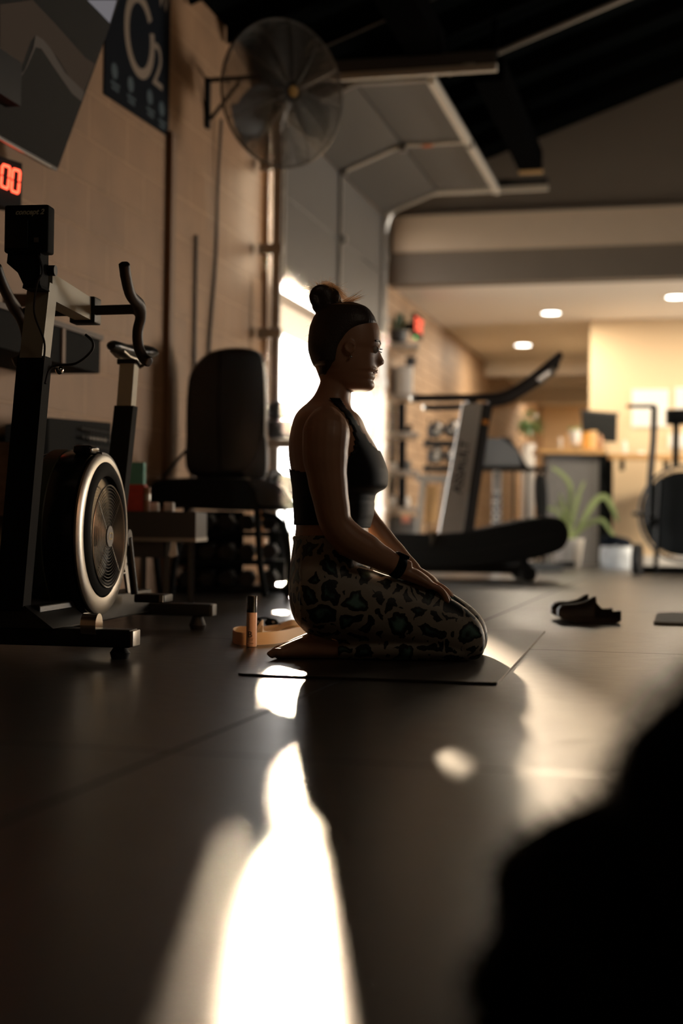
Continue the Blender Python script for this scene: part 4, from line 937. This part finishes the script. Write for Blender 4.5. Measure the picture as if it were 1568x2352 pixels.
mk('frame_rail', CBX(930, 1200, 1299, 1314, tz0 + .04, .05), M['black'], tm, smooth=False)
mk('frame_rail', CBX(930, 1200, 1299, 1314, tz0 + TW - .1, .05), M['black'], tm, smooth=False)
for dz in (0.02, TW - .08):
    mk('caster', MB().lathe([(.02, -.02), (.052, -.02), (.052, .02), (.02, .02)], D(1214, 1318, tz0) + Dv * dz, 24, basis(Rv, Uv, Dv)), M['rubber'], tm)
    mk('caster_fork', MB().prism([D(x, y, tz0 + dz - .03) for x, y in ((1192, 1285), (1212, 1285), (1225, 1322), (1205, 1330))], Dv * .02), M['black'], tm, smooth=False)
mk('foot_pad', CBX(935, 960, 1312, 1334, tz0 + .04, .1), M['rubber'], tm, smooth=False)
mk('foot_pad', CBX(935, 960, 1312, 1334, tz0 + TW - .15, .1), M['rubber'], tm, smooth=False)
upm = mat('satin_silver_upright', (.62, .60, .56), .28, .75)
for dz, nm in ((.02, 'near'), (TW - .08, 'far')):
    u_ = mk('upright', MB().prism([D(x, y, tz0 + dz) for x, y in ((1062, 926), (1108, 926), (1062, 1222), (1008, 1224))], Dv * .06), upm, tm, smooth=False)
    mk('upright_cover', MB().prism([D(x, y, tz0 + dz + .005) for x, y in ((1108, 926), (1132, 930), (1122, 985), (1088, 1220), (1064, 1222))], Dv * .05), M['dgrey'], tm, smooth=False)
    lab(mk('badge_sticker', MB().prism([D(x, y, tz0 + dz - .001) for x, y in ((1108, 963), (1122, 966), (1120, 976), (1106, 973))], Dv * .003), mat('orange_label', (.8, .3, .05), .5), u_, smooth=False), 'small orange label')
    if nm == 'near':
        a_ = D(1045, 1160, tz0 + .02); b_ = D(1073, 985, tz0 + .02); ud = (b_ - a_).normalized(); rd = (Rv - ud * Rv.dot(ud)).normalized()
        text('upright_lettering', 'ASSAULT', frame((a_ + b_) / 2 - Dv * .001 + Rv * .0, ud, -rd, -Dv), .085, M['ink'], u_, .0006, bold=.002)
        mk('silver_wedge', MB().prism([D(x, y, tz0 - .015) for x, y in ((987, 1222), (1004, 1222), (992, 1252), (987, 1252))], Dv * .012), M['chrome'], u_, smooth=False)
for k, (dz, P) in enumerate(((.03, [(950, 915), (1010, 914), (1115, 912), (1160, 905), (1205, 880), (1250, 845), (1288, 815)]), (TW - .05, [(978, 936), (1020, 936), (1062, 934)]), (TW - .02, [(1120, 928), (1165, 920), (1205, 897), (1245, 872), (1270, 852)]))):
    hr_ = mk('handrail', MB().tube(spline([D(x, y, tz0 + dz if k != 1 else tz0 + dz) for x, y in P], 6), .024 if k != 1 else .022, 12), M['grip'], tm)
    if k < 2: mk('end_cap', MB().ball(D(P[0][0] - 1, P[0][1], tz0 + dz), .026, 12), M['silver'], hr_)
mk('cross_bar', MB().tube([D(1085, 920, tz0 + .05), D(1085, 920, tz0) + Dv * (TW - .05)], .03, 10), M['black'], tm)
mk('console', MB().prism([D(x, y, tz0 + .15) for x, y in ((1248, 842), (1284, 806), (1292, 812), (1280, 850), (1262, 858))], Dv * .28), M['black'], tm, smooth=False)
mk('console_bar', MB().tube([D(1270, 852, tz0 + .03), D(1270, 852, tz0) + Dv * (TW - .02)], .022, 10), M['silver'], tm)

# ---- metal shelf unit beyond the door
sz = 12.1
su = thing('shelf_unit', 'open metal shelf unit against the brick wall behind the woman', 'shelf unit', PZ(915, 1308))
for x in (901, 950):
    for dz in (0, .5): mk('upright', CBX(x, x + 7, 788, 1306, sz + dz, .025), M['silver'], su, smooth=False)
for y in (788, 904, 992, 1080, 1165, 1240): mk('shelf', CBX(872, 962, y, y + 9, sz - .01, .55), M['alu'], su, smooth=False)
SHT = {y: D(915, y, sz - .01).z for y in (788, 904, 992, 1080, 1165, 1240)}
def onshelf(nm, px0, px1, py0, py1, m, l, c, dz=.06, dep=.25, bev=.01):
    a_ = D(px0, py1, sz + dz); b_ = D(px1, py0, sz + dz)
    ky = min(SHT, key=lambda q: abs(q - py1 - 1)); zb = SHT[ky] + .001 if abs(ky - py1 - 1) < 6 else a_.z
    return solo(nm, MB().box(Vector(((a_.x + b_.x) / 2, (a_.y + b_.y) / 2, (zb + b_.z) / 2)) + Dv * dep / 2, ((b_ - a_).dot(Rv), dep, b_.z - zb), CB, bev), M[m], l, c)
onshelf('white_case', 908, 948, 840, 903, 'paper', 'white upright case on the upper shelf of the metal unit', 'box')
onshelf('small_radio', 932, 955, 818, 839, 'dgrey', 'small dark radio lying on top of the white case', 'radio', dep=.1)
onshelf('shelf_bin', 874, 898, 850, 903, 'tancard', 'brown bin at the left end of the upper shelf', 'bin')
onshelf('black_bag', 872, 899, 962, 991, 'blackmatte', 'low black bag at the left on the second shelf', 'bag')
onshelf('black_roller', 914, 932, 925, 991, 'blackmatte', 'tall black roller standing on the second shelf', 'foam roller')
onshelf('black_case', 934, 946, 975, 991, 'black', 'small black case right of the tall roller', 'case')
onshelf('black_roller', 915, 933, 1010, 1079, 'blackmatte', 'tall black roller standing on the third shelf', 'foam roller')
onshelf('folded_towels', 884, 912, 1062, 1079, 'paper', 'white folded towels at the left of the third shelf', 'towels')
onshelf('rolled_towel', 918, 944, 1058, 1079, 'padgrey', 'rolled grey towel on the third shelf beside the white towels', 'towel')
onshelf('black_roller', 915, 933, 1095, 1164, 'blackmatte', 'tall black roller standing on the fourth shelf', 'foam roller')
onshelf('white_basket', 872, 912, 1138, 1164, 'paper', 'round white basket at the left of the fourth shelf', 'basket', bev=.03)
onshelf('white_basket', 914, 942, 1140, 1164, 'white', 'grey-white basket on the fourth shelf beside the roller', 'basket', bev=.03)
onshelf('grey_crate', 905, 955, 1185, 1239, 'padgrey', 'grey crate with a red and white label on the lowest shelf', 'crate')
onshelf('black_crate', 872, 900, 1195, 1239, 'dgrey', 'dark crate on the lowest shelf left of the grey one', 'crate')
solo('crate_label', CBX(922, 942, 1183 + 2, 1200, sz - .012, .006), M['exitred'] if False else mat('red_white_label', (.75, .30, .2), .5), 'red and white label hung on the lowest shelf of the metal unit', 'label', smooth=False)
def leaf(mb, base, d, ln, wd, droop, n=7):
    base = Vector(base); d = Vector(d).normalized(); side = d.cross(Uv)
    if side.length < .05: side = Rv.copy()
    side.normalize(); rings = []
    for i in range(n + 1):
        t = i / n; p = base + d * ln * t + Uv * (-droop * ln * t * t); w_ = wd * math.sin(PI * (0.06 + .90 * t)) ** .8
        nr = Vector((0, 0, .0015)); rings.append([p - side * w_ + nr * 0, p + Uv * -w_ * .25, p + side * w_, p + Uv * (-w_ * .25 + .0015)])
    mb.loft(rings)
def plant(name, l, pot_c, pot_prof, potm, leaves, lm, stand=None, group=None):
    t = thing(name, l, 'plant', pot_c); mk('pot', MB().lathe(pot_prof, pot_c, 24), M[potm], t)
    mb = MB(); [leaf(mb, *a_) for a_ in leaves]; mk('leaves', mb, M[lm], t); return t
rnd = random.Random(11)
pc = D(910, 787, sz + .1)
plant('potted_plant', 'snake plant with tall dark leaves on top of the metal shelf unit', pc, [(.07, 0), (.09, .01), (.10, .10), (.09, .10)], 'dgrey',
      [(pc + Uv * .1 + Rv * rnd.uniform(-.04, .04), (rnd.uniform(-.35, .45), rnd.uniform(-.2, .2), 1), rnd.uniform(.12, .20), .028, .0) for _ in range(9)], 'leaf')
# brick wall things
ex = PX(957, 750, XW + .12)
es = thing('exit_sign', 'glowing red exit sign with green light high on the brick wall', 'exit sign', ex)
mk('sign_case', MB().boxx((XW + .10, ex.y - .16, ex.z - .10), (XW + .14, ex.y + .16, ex.z + .10)), M['blackmatte'], es, smooth=False)
mk('mount', MB().boxx((XW, ex.y - .03, ex.z - .03), (XW + .10, ex.y + .03, ex.z + .03)), M['blackmatte'], es, smooth=False)
text('sign_lettering', 'EXIT', frame((XW + .141, ex.y, ex.z), (0, 1, 0), (0, 0, 1), (1, 0, 0)), .17, M['exitred'], es, .002, bold=.004)
mk('green_light', MB().ball((XW + .13, ex.y - .10, ex.z - .11), .012, 10), M['ledgreen'], es)

# ---- rack with round silver heads in front of the brick wall
dz0 = 11.3
dr = thing('dumbbell_stand', 'silver A-frame dumbbell stand left of the treadmill uprights', 'dumbbell stand', PZ(990, 1318))
for x0, x1 in ((968, 945), (1020, 1000)):
    mk('post', MB().prism([D(x0, 1095, dz0), D(x0 + 12, 1095, dz0), D(x1 + 12, 1300, dz0), D(x1, 1300, dz0)], Dv * .06), M['silver'], dr, smooth=False)
mk('cross_beam', CBX(955, 1030, 1092, 1106, dz0, .05), M['silver'], dr, smooth=False)
mk('wood_board', CBX(975, 1005, 1115, 1200, dz0 + .1, .03), M['wood'], dr, smooth=False)
for y in (1012, 1070): mk('cradle', CBX(975, 1050, y, y + 10, dz0, .3), M['black'], dr, smooth=False)
for x in (978, 1040): mk('column', CBX(x, x + 8, 960, 1300, dz0 + .3, .04), M['black'], dr, smooth=False)
bt_ = None
for (x, y, l) in ((1000, 1005, 'big round chrome-faced dumbbell on the upper cradle of the silver stand'), (1000, 1064, 'big round chrome-faced dumbbell on the lower cradle of the silver stand'), (1040, 1003, 'second chrome-faced dumbbell on the upper cradle, partly behind the upright'), (1040, 1064, 'second chrome-faced dumbbell on the lower cradle, partly behind the upright')):
    p = D(x, y, dz0 + .15)
    if bt_ is None:
        bt_ = thing('round_dumbbell', l, 'dumbbell', p)
        R2 = basis(Rv, Uv, Dv); cc_ = p + Uv * .062
        for k in (-1, 1): mk('head', MB().lathe([(.04, -.03), (.062, -.025), (.062, .025), (.04, .03)], cc_ + Dv * (k * .12), 24, R2), M['rubber'], bt_)
        mk('face_plate', MB().lathe([(.001, -.034), (.045, -.032), (.045, -.028), (.001, -.028)], cc_ - Dv * .12, 24, R2), M['chrome'], bt_)
        mk('handle', MB().tube([cc_ - Dv * .1, cc_ + Dv * .1], .016, 10), M['chrome'], bt_); o = bt_
    else: o = dup(bt_, p, l)
    o['group'] = 'round dumbbells on the silver stand'

# ---- grey half-round bench with lettered post
gz = 11.55
gh = thing('back_extension_bench', 'gym bench with grey half-round pad on a post lettered ROGUE', 'gym bench', PZ(1140, 1318))
pd_ = mk('roller_pad', MB().prism([D(x, y, gz) for x, y in [(1100, 1070), (1100, 1006)] + [(1140 + 60 * math.sin(q), 1068 - 62 * math.cos(q)) for q in [math.radians(10 * k) for k in range(0, 10)]]], Dv * .3), M['padgrey'], gh, auto=50)
mk('pad_back', MB().prism([D(x, y, gz - .01) for x, y in [(1190, 1035), (1170, 1005), (1150, 1004), (1190, 1030), (1198, 1070), (1212, 1072)]], Dv * .30), M['black'], gh, smooth=False)
mk('pad_plate', CBX(1098, 1250, 1073, 1079, gz, .3), M['black'], gh, smooth=False)
gp = mk('post', CBX(1130, 1151, 1080, 1300, gz + .1, .07), M['white'], gh, smooth=False)
for i_ in (0,):
    mk('post_face', CBX(1134, 1147, 1085, 1128, gz + .099, .003), M['steel'], gp, smooth=False)
text('post_lettering', 'ROGUE', frame(D(1140.5, 1172, gz + .099), Uv, -Rv, -Dv), .085, M['ink'], gp, .001, bold=.003)
mk('base_beam', CBX(1100, 1265, 1292, 1308, gz + .1, .07), M['black'], gh, smooth=False)
mk('base_beam', MB().prism([D(1225, 1292, gz - .2), D(1292, 1294, gz - .2), D(1292, 1312, gz - .2), D(1225, 1312, gz - .2)], Dv * .07), M['grey'], gh, smooth=False)
mk('base_beam', MB().prism([D(1280, 1290, gz + .2), D(1320, 1290, gz + .2), D(1320, 1303, gz + .2), D(1280, 1303, gz + .2)], Dv * .07), M['black'], gh, smooth=False)
# bar stool
st = thing('bar_stool', 'dark bar stool with thin legs beside the grey half-round bench', 'stool', PZ(1225, 1306))
mk('seat', CBX(1175, 1255, 1073, 1079, 12.3, .3), M['black'], st, smooth=False)
for x, dz in ((1180, 0), (1212, .25), (1235, .02), (1248, .27)): mk('leg', MB().tube([D(x, 1079, 12.3 + dz), Vector((D(x - 2, 1079, 12.3 + dz).x, D(x - 2, 1079, 12.3 + dz).y, 0))], .012, 6), M['blackmatte'], st)
ch = thing('desk_chair', 'black desk chair back half hidden behind the grey counter', 'chair', PZ(1243, 1300))
mk('backrest', MB().loft(rslab(closed_spline([(1228, 1100), (1240, 1088), (1254, 1095), (1260, 1140), (1255, 1190), (1238, 1185), (1228, 1150)]), 12.75, .08)), M['leather'], ch)
mk('post', CBX(1243, 1249, 1185, 1290, 12.75, .04), M['black'], ch, smooth=False)

# ---- counter and everything on it
kz = 13.4
kc = thing('reception_counter', 'grey counter with oak top in the back room', 'counter', PZ(1320, 1300))
zt_ = D(1300, 1040, kz).z
mk('counter_body', CBX(1254, 1376, 1042, 1298, kz, .35), mat('counter_grey', (.15, .145, .14), .7), kc, smooth=False)
mk('counter_top', MB().boxx((0, 0, 0), (0, 0, 0)) if False else CBX(1236, 1390, 1032, 1041, kz - .05, .45), M['wood'], kc, smooth=False)
mk('side_panel', CBX(1376, 1398, 1042, 1298, kz + .02, .32), M['blackmatte'], kc, smooth=False)
dk = thing('desk', 'oak desk top running right from the grey counter under the papers', 'desk', PZ(1480, 1300))
mk('desk_top', CBX(1401, 1600, 1045, 1054, kz - .1, .22), M['wood'], dk, smooth=False)
mk('panel', CBX(1402, 1408, 1054, 1298, kz - .08, .2), M['blackmatte'], dk, smooth=False)
for x in (1428, 1530): mk('bracket', CBX(x, x + 6, 1054, 1080, kz - .05, .15), M['black'], dk, smooth=False)
mo = thing('computer_monitor', 'black computer monitor on the desk behind the counter', 'monitor', D(1380, 1040, kz + .4))
mk('panel', MB().prism([D(x, y, kz + .28) for x, y in ((1336, 944), (1418, 950), (1416, 1016), (1337, 1010))], Dv * .04), M['black'], mo, smooth=False)
mk('bezel', MB().prism([D(x, y, kz + .275) for x, y in ((1334, 941), (1421, 948), (1421, 953), (1334, 946))], Dv * .05), M['dgrey'], mo, smooth=False)
mk('neck', CBX(1372, 1382, 1012, 1034, kz + .3, .04), M['silver'], mo, smooth=False)
pp = D(1318, 1031, kz + .08)
pl = plant('potted_plant', 'small leafy plant in white pot on a wooden stand on the counter', pp + Uv * .04, [(.035, 0), (.055, .03), (.062, .13), (.055, .13)], 'white', [(pp + Uv * .16, (rnd.uniform(-1, 1), rnd.uniform(-.5, .5), rnd.uniform(.6, 1.5)), rnd.uniform(.06, .12), .014, .3) for _ in range(22)], 'leafp')
for dx in (-.065, .065): mk('stand_leg', MB().box(pp + Rv * dx + Uv * .07, (.012, .03, .14), CB), M['woodend'], pl, smooth=False)
for i_, (x, w_, h_, m_, nm, l) in enumerate(((1287, .03, .11, 'white', 'white_bottle', 'small pale bottle alone at the left of the counter top'), (1348, .075, .16, 'amber', 'paper_bag', 'amber paper bag left of the monitor on the counter'), (1362, .06, .17, 'woodend', 'wooden_box', 'upright light wooden box in front of the monitor'), (1377, .06, .13, 'tancard', 'brown_jar', 'brown jar right of the wooden box on the counter'), (1434, .04, .13, 'white', 'soap_bottle', 'white pump bottle on the desk right of the monitor'))):
    p = D(x, 1031 if x < 1400 else 1044, kz + (.12 if x < 1400 else 0)); R3 = w_ / 2
    solo(nm, MB().lathe([(R3 * .9, 0), (R3, .005), (R3, h_ * .7), (R3 * .75, h_ * .85), (R3 * .5, h_)], p, 16) if 'bag' not in nm and 'box' not in nm else MB().box(p + Uv * h_ / 2, (w_, .06, h_), CB), M[m_], l, nm.split('_')[-1])
solo('desk_mouse', MB().ball(D(1472, 1041, kz - .02), (.03, .04, .02), 12, CB), M['white'], 'small white object on the right of the desk top', 'mouse')
# papers on cream wall
def paper(px0, px1, py0, py1, l):
    a_ = PY(px0, py1, 14.09); b_ = PY(px1, py0, 14.09)
    t = solo('wall_paper_sheet', MB().boxx((a_.x, 14.085, a_.z), (b_.x, 14.095, b_.z)), M['paper'], l, 'paper', smooth=False); return t
paper(1450, 1536, 894, 981, 'large white calendar sheet pinned on the cream wall'); paper(1549, 1640, 889, 938, 'white sheet on the cream wall at the right edge, upper'); paper(1534, 1600, 996, 1028, 'small white sheet on the cream wall above the desk')
# tall white planter with bush
vp = PZ(1210, 1296); vb = D(1211, 1080, 14.0)
pt = thing('potted_plant', 'bushy green plant in a tall pale planter behind the grey bench', 'plant', (vb.x, vb.y, 0))
mk('planter', MB().lathe([(.055, 0), (.06, .02), (.075, vb.z + .26), (.065, vb.z + .26)], (vb.x, vb.y, 0), 20), M['white'], pt)
bmf = MB(); bc = D(1215, 968, 14.0)
for _ in range(150):
    a_ = Vector((rnd.gauss(0, 1), rnd.gauss(0, 1), rnd.gauss(0, .8))); a_.normalize(); p = bc + Vector((a_.x * .10, a_.y * .10, a_.z * .09)) * rnd.uniform(.3, 1.15)
    leaf(bmf, p, a_, rnd.uniform(.04, .08), .017, .4, 4)
mk('leaves', bmf, M['leaf'], pt); mk('stem', MB().tube([Vector((vb.x, vb.y, vb.z + .24)), bc], .01, 6), M['brown'], pt)
# floor plant
pc = PZ(1302, 1303)
pp_ = plant('potted_plant', 'spiky pale-green plant in a white floor pot before the counter', pc, [(.10, 0), (.115, .02), (.15, .26), (.14, .26), (.135, .24)], 'white', [], 'leafp') if False else None
fpz = (pc - CAM).dot(_fw); sp = fpz / FPX
t = thing('potted_plant', 'spiky pale-green plant in a white floor pot before the counter', 'plant', pc)
mk('pot', MB().lathe([(27 * sp, 0), (30 * sp, .02), (38 * sp, 66 * sp), (36 * sp, 66 * sp), (34 * sp, 62 * sp)], pc, 28), M['white'], t)
lfm = MB(); b_ = pc + Uv * (60 * sp)
for P, wd in (([(0, 0), (2, -60), (5, -120), (-10, -150), (-40, -170)], 6), ([(4, 0), (14, -60), (28, -110)], 6), ([(8, 0), (30, -40), (60, -90), (85, -103), (105, -70), (114, -45)], 8), ([(2, 0), (10, -50), (22, -100), (38, -140)], 5), ([(8, 0), (40, -35), (75, -50), (95, -30), (110, -8)], 6), ([(0, 0), (-10, -40), (-22, -65), (-45, -75), (-70, -70)], 5), ([(0, 0), (-4, -40), (-10, -80), (-20, -110)], 5), ([(3, 0), (0, -40), (-6, -70), (-30, -90)], 5)):
    q = spline([b_ + Rv * (x * sp) - Uv * (y * sp) + Dv * (.02 * math.sin(x)) for x, y in P], 4); n_ = len(q)
    lfm.tube(q, [wd * sp * (.5 + .5 * math.sin(PI * i / (n_ - 1))) if i < n_ - 1 else .001 for i in range(n_)], 6, flat=.25, up=Dv)
mk('leaves', lfm, M['leafp'], t)
# carrier bag
pc = PZ(1414, 1306)
bgm = mat('printed_bag', (.62, .66, .68), .5, noise=.35, nscale=14)
cbg = thing('shopping_bag', 'white and navy shopping bag slumped on the floor under the desk', 'bag', pc)
zz = (pc - CAM).dot(_fw); sp = zz / FPX
mk('bag_body', MB().loft([[pc + Rv * (w_ * sp * math.cos(q) ) + Dv * (.09 * math.sin(q)) + Uv * h_ * sp for q in [2 * PI * k / 16 for k in range(16)]] for w_, h_ in ((32, 0), (37, 8), (38, 30), (36, 50), (30, 54))]), bgm, cbg)
mk('dark_top', MB().loft([[pc + Rv * (w_ * sp * math.cos(q) + o * sp) + Dv * (.09 * math.sin(q)) + Uv * h_ * sp for q in [2 * PI * k / 16 for k in range(16)]] for w_, h_, o in ((34, 48, 0), (38, 60, 0), (30, 70, -4), (12, 76, -14))]), M['navy'], cbg)
# ---- air bike at the right edge
az = 11.3
ab = thing('air_bike', 'black air bike with tall push handles at the right edge', 'exercise bike', PZ(1530, 1322))
mk('handle_lever', MB().tube(spline([D(1502, 932, az), D(1500, 1010, az), D(1492, 1110, az), D(1490, 1195, az)], 4), .026, 8), M['black'], ab)
mk('handle_grip', MB().tube([D(1440, 933, az), D(1504, 933, az)], .017, 10), M['rubber'], ab)
mk('foot_peg', MB().tube([D(1452, 1180, az), D(1500, 1180, az)], .017, 8), M['rubber'], ab)
mk('pivot', MB().ball(D(1493, 1198, az), (.05, .04, .05), 12, CB), M['black'], ab)
mk('console', CBX(1531, 1600, 940, 975, az, .06, .01), M['black'], ab)
mk('mast', CBX(1546, 1560, 975, 1070, az + .02, .05), M['black'], ab, smooth=False)
wc2 = D(1570, 1180, az + .1)
cg2 = MB()
for r in [.05 + .028 * i for i in range(13)]: cg2.torus(wc2, r, .004 if r < .37 else .014, Dv + Rv * .75, 40, 5)
for k in range(10):
    q = 2 * PI * k / 10; dd = ((Rv - Dv * .75).normalized() * math.cos(q) + Uv * math.sin(q)); cg2.tube([wc2 + dd * .04, wc2 + dd * .39], .005, 5)
mk('fan_cage', cg2, M['black'], ab)
mk('fan_drum', MB().lathe([(.02, -.05), (.34, -.05), (.34, .05), (.02, .05)], wc2, 32, basis((Rv - Dv * .75).normalized(), Uv, (Dv + Rv * .75).normalized())), M['blackmatte'], ab)
mk('frame_tube', MB().tube([D(1515, 1100, az), D(1509, 1200, az), D(1505, 1318, az)], .02, 8), M['black'], ab)
mk('base_bar', CBX(1470, 1640, 1302, 1318, az, .06), M['black'], ab, smooth=False)
mk('transport_wheel', MB().lathe([(.04, -.03), (.125, -.03), (.125, .03), (.04, .03)], D(1463, 1285, az - .1), 28, basis((Rv * .35 + Dv * .94), Uv, (Rv * .94 - Dv * .35))), M['rubber'], ab)

# ---- clogs and flat foam piece
def clog(c, ang, l):
    t = thing('clog', l, 'shoe', c, 'camouflage clogs by the mat')
    fx = Rv * -math.cos(ang) + Dv * math.sin(ang); fy = Uv.cross(fx)
    CMx = frame(c, fx * .86, fy * .9) @ Matrix.Scale(.92, 4, (0, 0, 1))
    # x forward (toe), sole
    def out(x): # half width along length 0..0.26
        u = x / .26; return .030 + .016 * math.sin(PI * min(1, u * .9 + .05)) + .006 * (u > .6)
    mk('sole', MB(CMx).loft([[(x, y * out(x), z) for y, z in ((-1, z0), (-.6, z0 - .003 if z0 > .004 else 0), (.6, z0 - .003 if z0 > .004 else 0), (1, z0), (1.04, z0 + .025), (-1.04, z0 + .025))] for x, z0 in ((0, .008), (.02, .001), (.08, 0), (.14, 0), (.20, .004), (.24, .014), (.262, .026))]), M['camo'], t)
    up_ = MB(CMx)
    up_.loft([[(x, out(x) * 1.02 * math.cos(q), z0 + hh * math.sin(q)) for q in [PI * k / 10 for k in range(11)]] + [(x, out(x) * .9 * math.cos(q), z0 + (hh - .006) * math.sin(q)) for q in [PI * k / 10 for k in range(10, -1, -1)]] for x, z0, hh in ((.10, .025, .082), (.115, .025, .078), (.15, .025, .058), (.19, .028, .047), (.225, .034, .040), (.25, .04, .028), (.262, .044, .010))])
    u_ = mk('upper', up_, M['camo'], t)
    mk('side_wall', MB(CMx).loft([[(x, out(x) * s * k, z) for k, s, z in ((1, 1.0, .02), (1, 1.04, .02), (1, 1.04, h_), (1, 1.0, h_))] for x, s, h_ in ((.0, -1, .05), (.04, -1, .048), (.08, -1, .06), (.11, -1, .09))]), M['camo'], t)
    mk('side_wall', MB(CMx).loft([[(x, out(x) * s * k, z) for k, s, z in ((1, 1.0, .02), (1, 1.04, .02), (1, 1.04, h_), (1, 1.0, h_))] for x, s, h_ in ((.0, 1, .05), (.04, 1, .048), (.08, 1, .06), (.11, 1, .09))]), M['camo'], t)
    mk('heel', MB(CMx).boxx((-.006, -.032, .01), (.004, .032, .05), bev=.003), M['camo'], t)
    for x in (.15, .18): mk('vent_hole', MB(CMx).ball((x, -out(x) * 1.0, .040), (.005, .003, .004), 8), M['blackmatte'], t)
    return t
clog(PZ(1421, 1431), math.radians(4), 'nearer camouflage clog on the floor right of the mat')
clog(PZ(1402, 1424), math.radians(6), 'farther camouflage clog, toe showing past the nearer one')
fa_ = [PZ(1500, 1436), PZ(1620, 1440), PZ(1620, 1413), PZ(1510, 1413)]
solo('foam_pad', MB().prism([q + Uv * .0006 for q in rr_poly(fa_, .03)], (0, 0, .012)), M['greymesh'], 'flat grey textured pad on the floor at the right edge', 'pad')

# ---- black furry dog close to the camera, lower right
dg = thing('dog', 'black furry dog lying close to the camera in the dark lower right corner', 'dog', D(1750, 1800, .95) * 1.0)
dg.location.z = 0
db = MB()
def DG(px, z, h): q = D(px, 1176, z); return Vector((q.x, q.y, h))
body_c = DG(1800, .93, .115)
db.tube(spline([DG(1560, .97, .10), DG(1720, .96, .125), DG(2000, .96, .15), DG(2350, .98, .15), DG(2650, 1.02, .13)], 5), [.088, .095, .105, .115, .122, .128, .134, .140, .144, .147] + [.148] * 6 + [.14, .13, .12, .11, .10], 24)
db.tube(spline([DG(1600, 1.0, .10), DG(1440, 1.06, .085), DG(1310, 1.13, .062), DG(1230, 1.17, .045)], 5), [.075 - .035 * i / 15 for i in range(16)], 16)
db.tube(spline([DG(1300, 1.14, .055), DG(1240, 1.10, .028), DG(1180, 1.03, .022), DG(1150, .99, .020)], 5), [.036 - .014 * i / 15 for i in range(16)], 14)
db.tube(spline([DG(1320, 1.05, .04), DG(1450, .96, .04), DG(1620, .90, .045), DG(1800, .92, .05)], 5), [.03, .036] + [.045] * 14, 14)
for k in range(4): db.tube([DG(1165 + k * 14, 1.0 - k * .004, .016), DG(1140 + k * 16, .96 - k * .002, .012)], .010, 8)
db.tube(spline([DG(2650, 1.02, .14), DG(2750, 1.0, .19), DG(2850, .98, .22)], 4), .06, 14)
db.ball(DG(2880, .98, .24), (.06, .07, .055), 16)
db.tube([DG(2900, .95, .235), DG(2940, .86, .215)], [.04, .026], 12)
for k in (-1, 1): db.ball(DG(2870 + k * 70, 1.02, .28), (.018, .012, .035), 10)
db.tube(spline([DG(1600, 1.02, .1), DG(1520, 1.15, .03), DG(1650, 1.25, .02)], 4), [.03 - .001 * i for i in range(9)], 10)
dbo = mk('body', db, M['fur'], dg, mods=[('REMESH', dict(mode='VOXEL', voxel_size=0.006, use_smooth_shade=True)), ('SMOOTH', dict(factor=0.5, iterations=3))])
fm = MB(); rf_ = random.Random(5); me_ = dbo.data; off = dg.location + dbo.location
pl_ = [p for p in me_.polygons]
def hair3(p, n, ln, r):
    t = (Vector((rf_.uniform(-.4, .4), rf_.uniform(-.4, .4), rf_.uniform(-.5, .1)))); d = (n + t * .8).normalized(); s_ = d.orthogonal().normalized() * r
    a_ = fm.v(p - s_); b_ = fm.v(p + s_); c_ = fm.v(p + d * ln * .6 + s_ * .6 - Uv * ln * .08); e_ = fm.v(p + d * ln * .6 - s_ * .6 - Uv * ln * .08); f_ = fm.v(p + d * ln - Uv * ln * .25)
    fm.face([a_, b_, c_, e_]); fm.face([e_, c_, f_])
for _ in range(9000):
    p = rf_.choice(pl_); hair3(p.center + off, p.normal, rf_.uniform(.012, .026), .0006)
stuff(mk('fur_coat', fm, M['fur'], dg, smooth=False))

# ---- haze volume added near the door to imitate lens glare
hz, N_, L_, b_0 = newmat('glare_haze'); N_.remove(b_0)
vs_ = N_.new('ShaderNodeVolumeScatter'); vs_.inputs['Density'].default_value = 0.004; vs_.inputs['Anisotropy'].default_value = 0.93; vs_.inputs['Color'].default_value = (1, .97, .92, 1)
L_.new(vs_.outputs[0], N_['Material Output'].inputs['Volume'])
hzo = mk('glare_haze', MB().boxx((XW + .16, 1.2, .002), (-1.6, 11.0, 2.75)), hz, smooth=False); hzo['kind'] = 'structure'
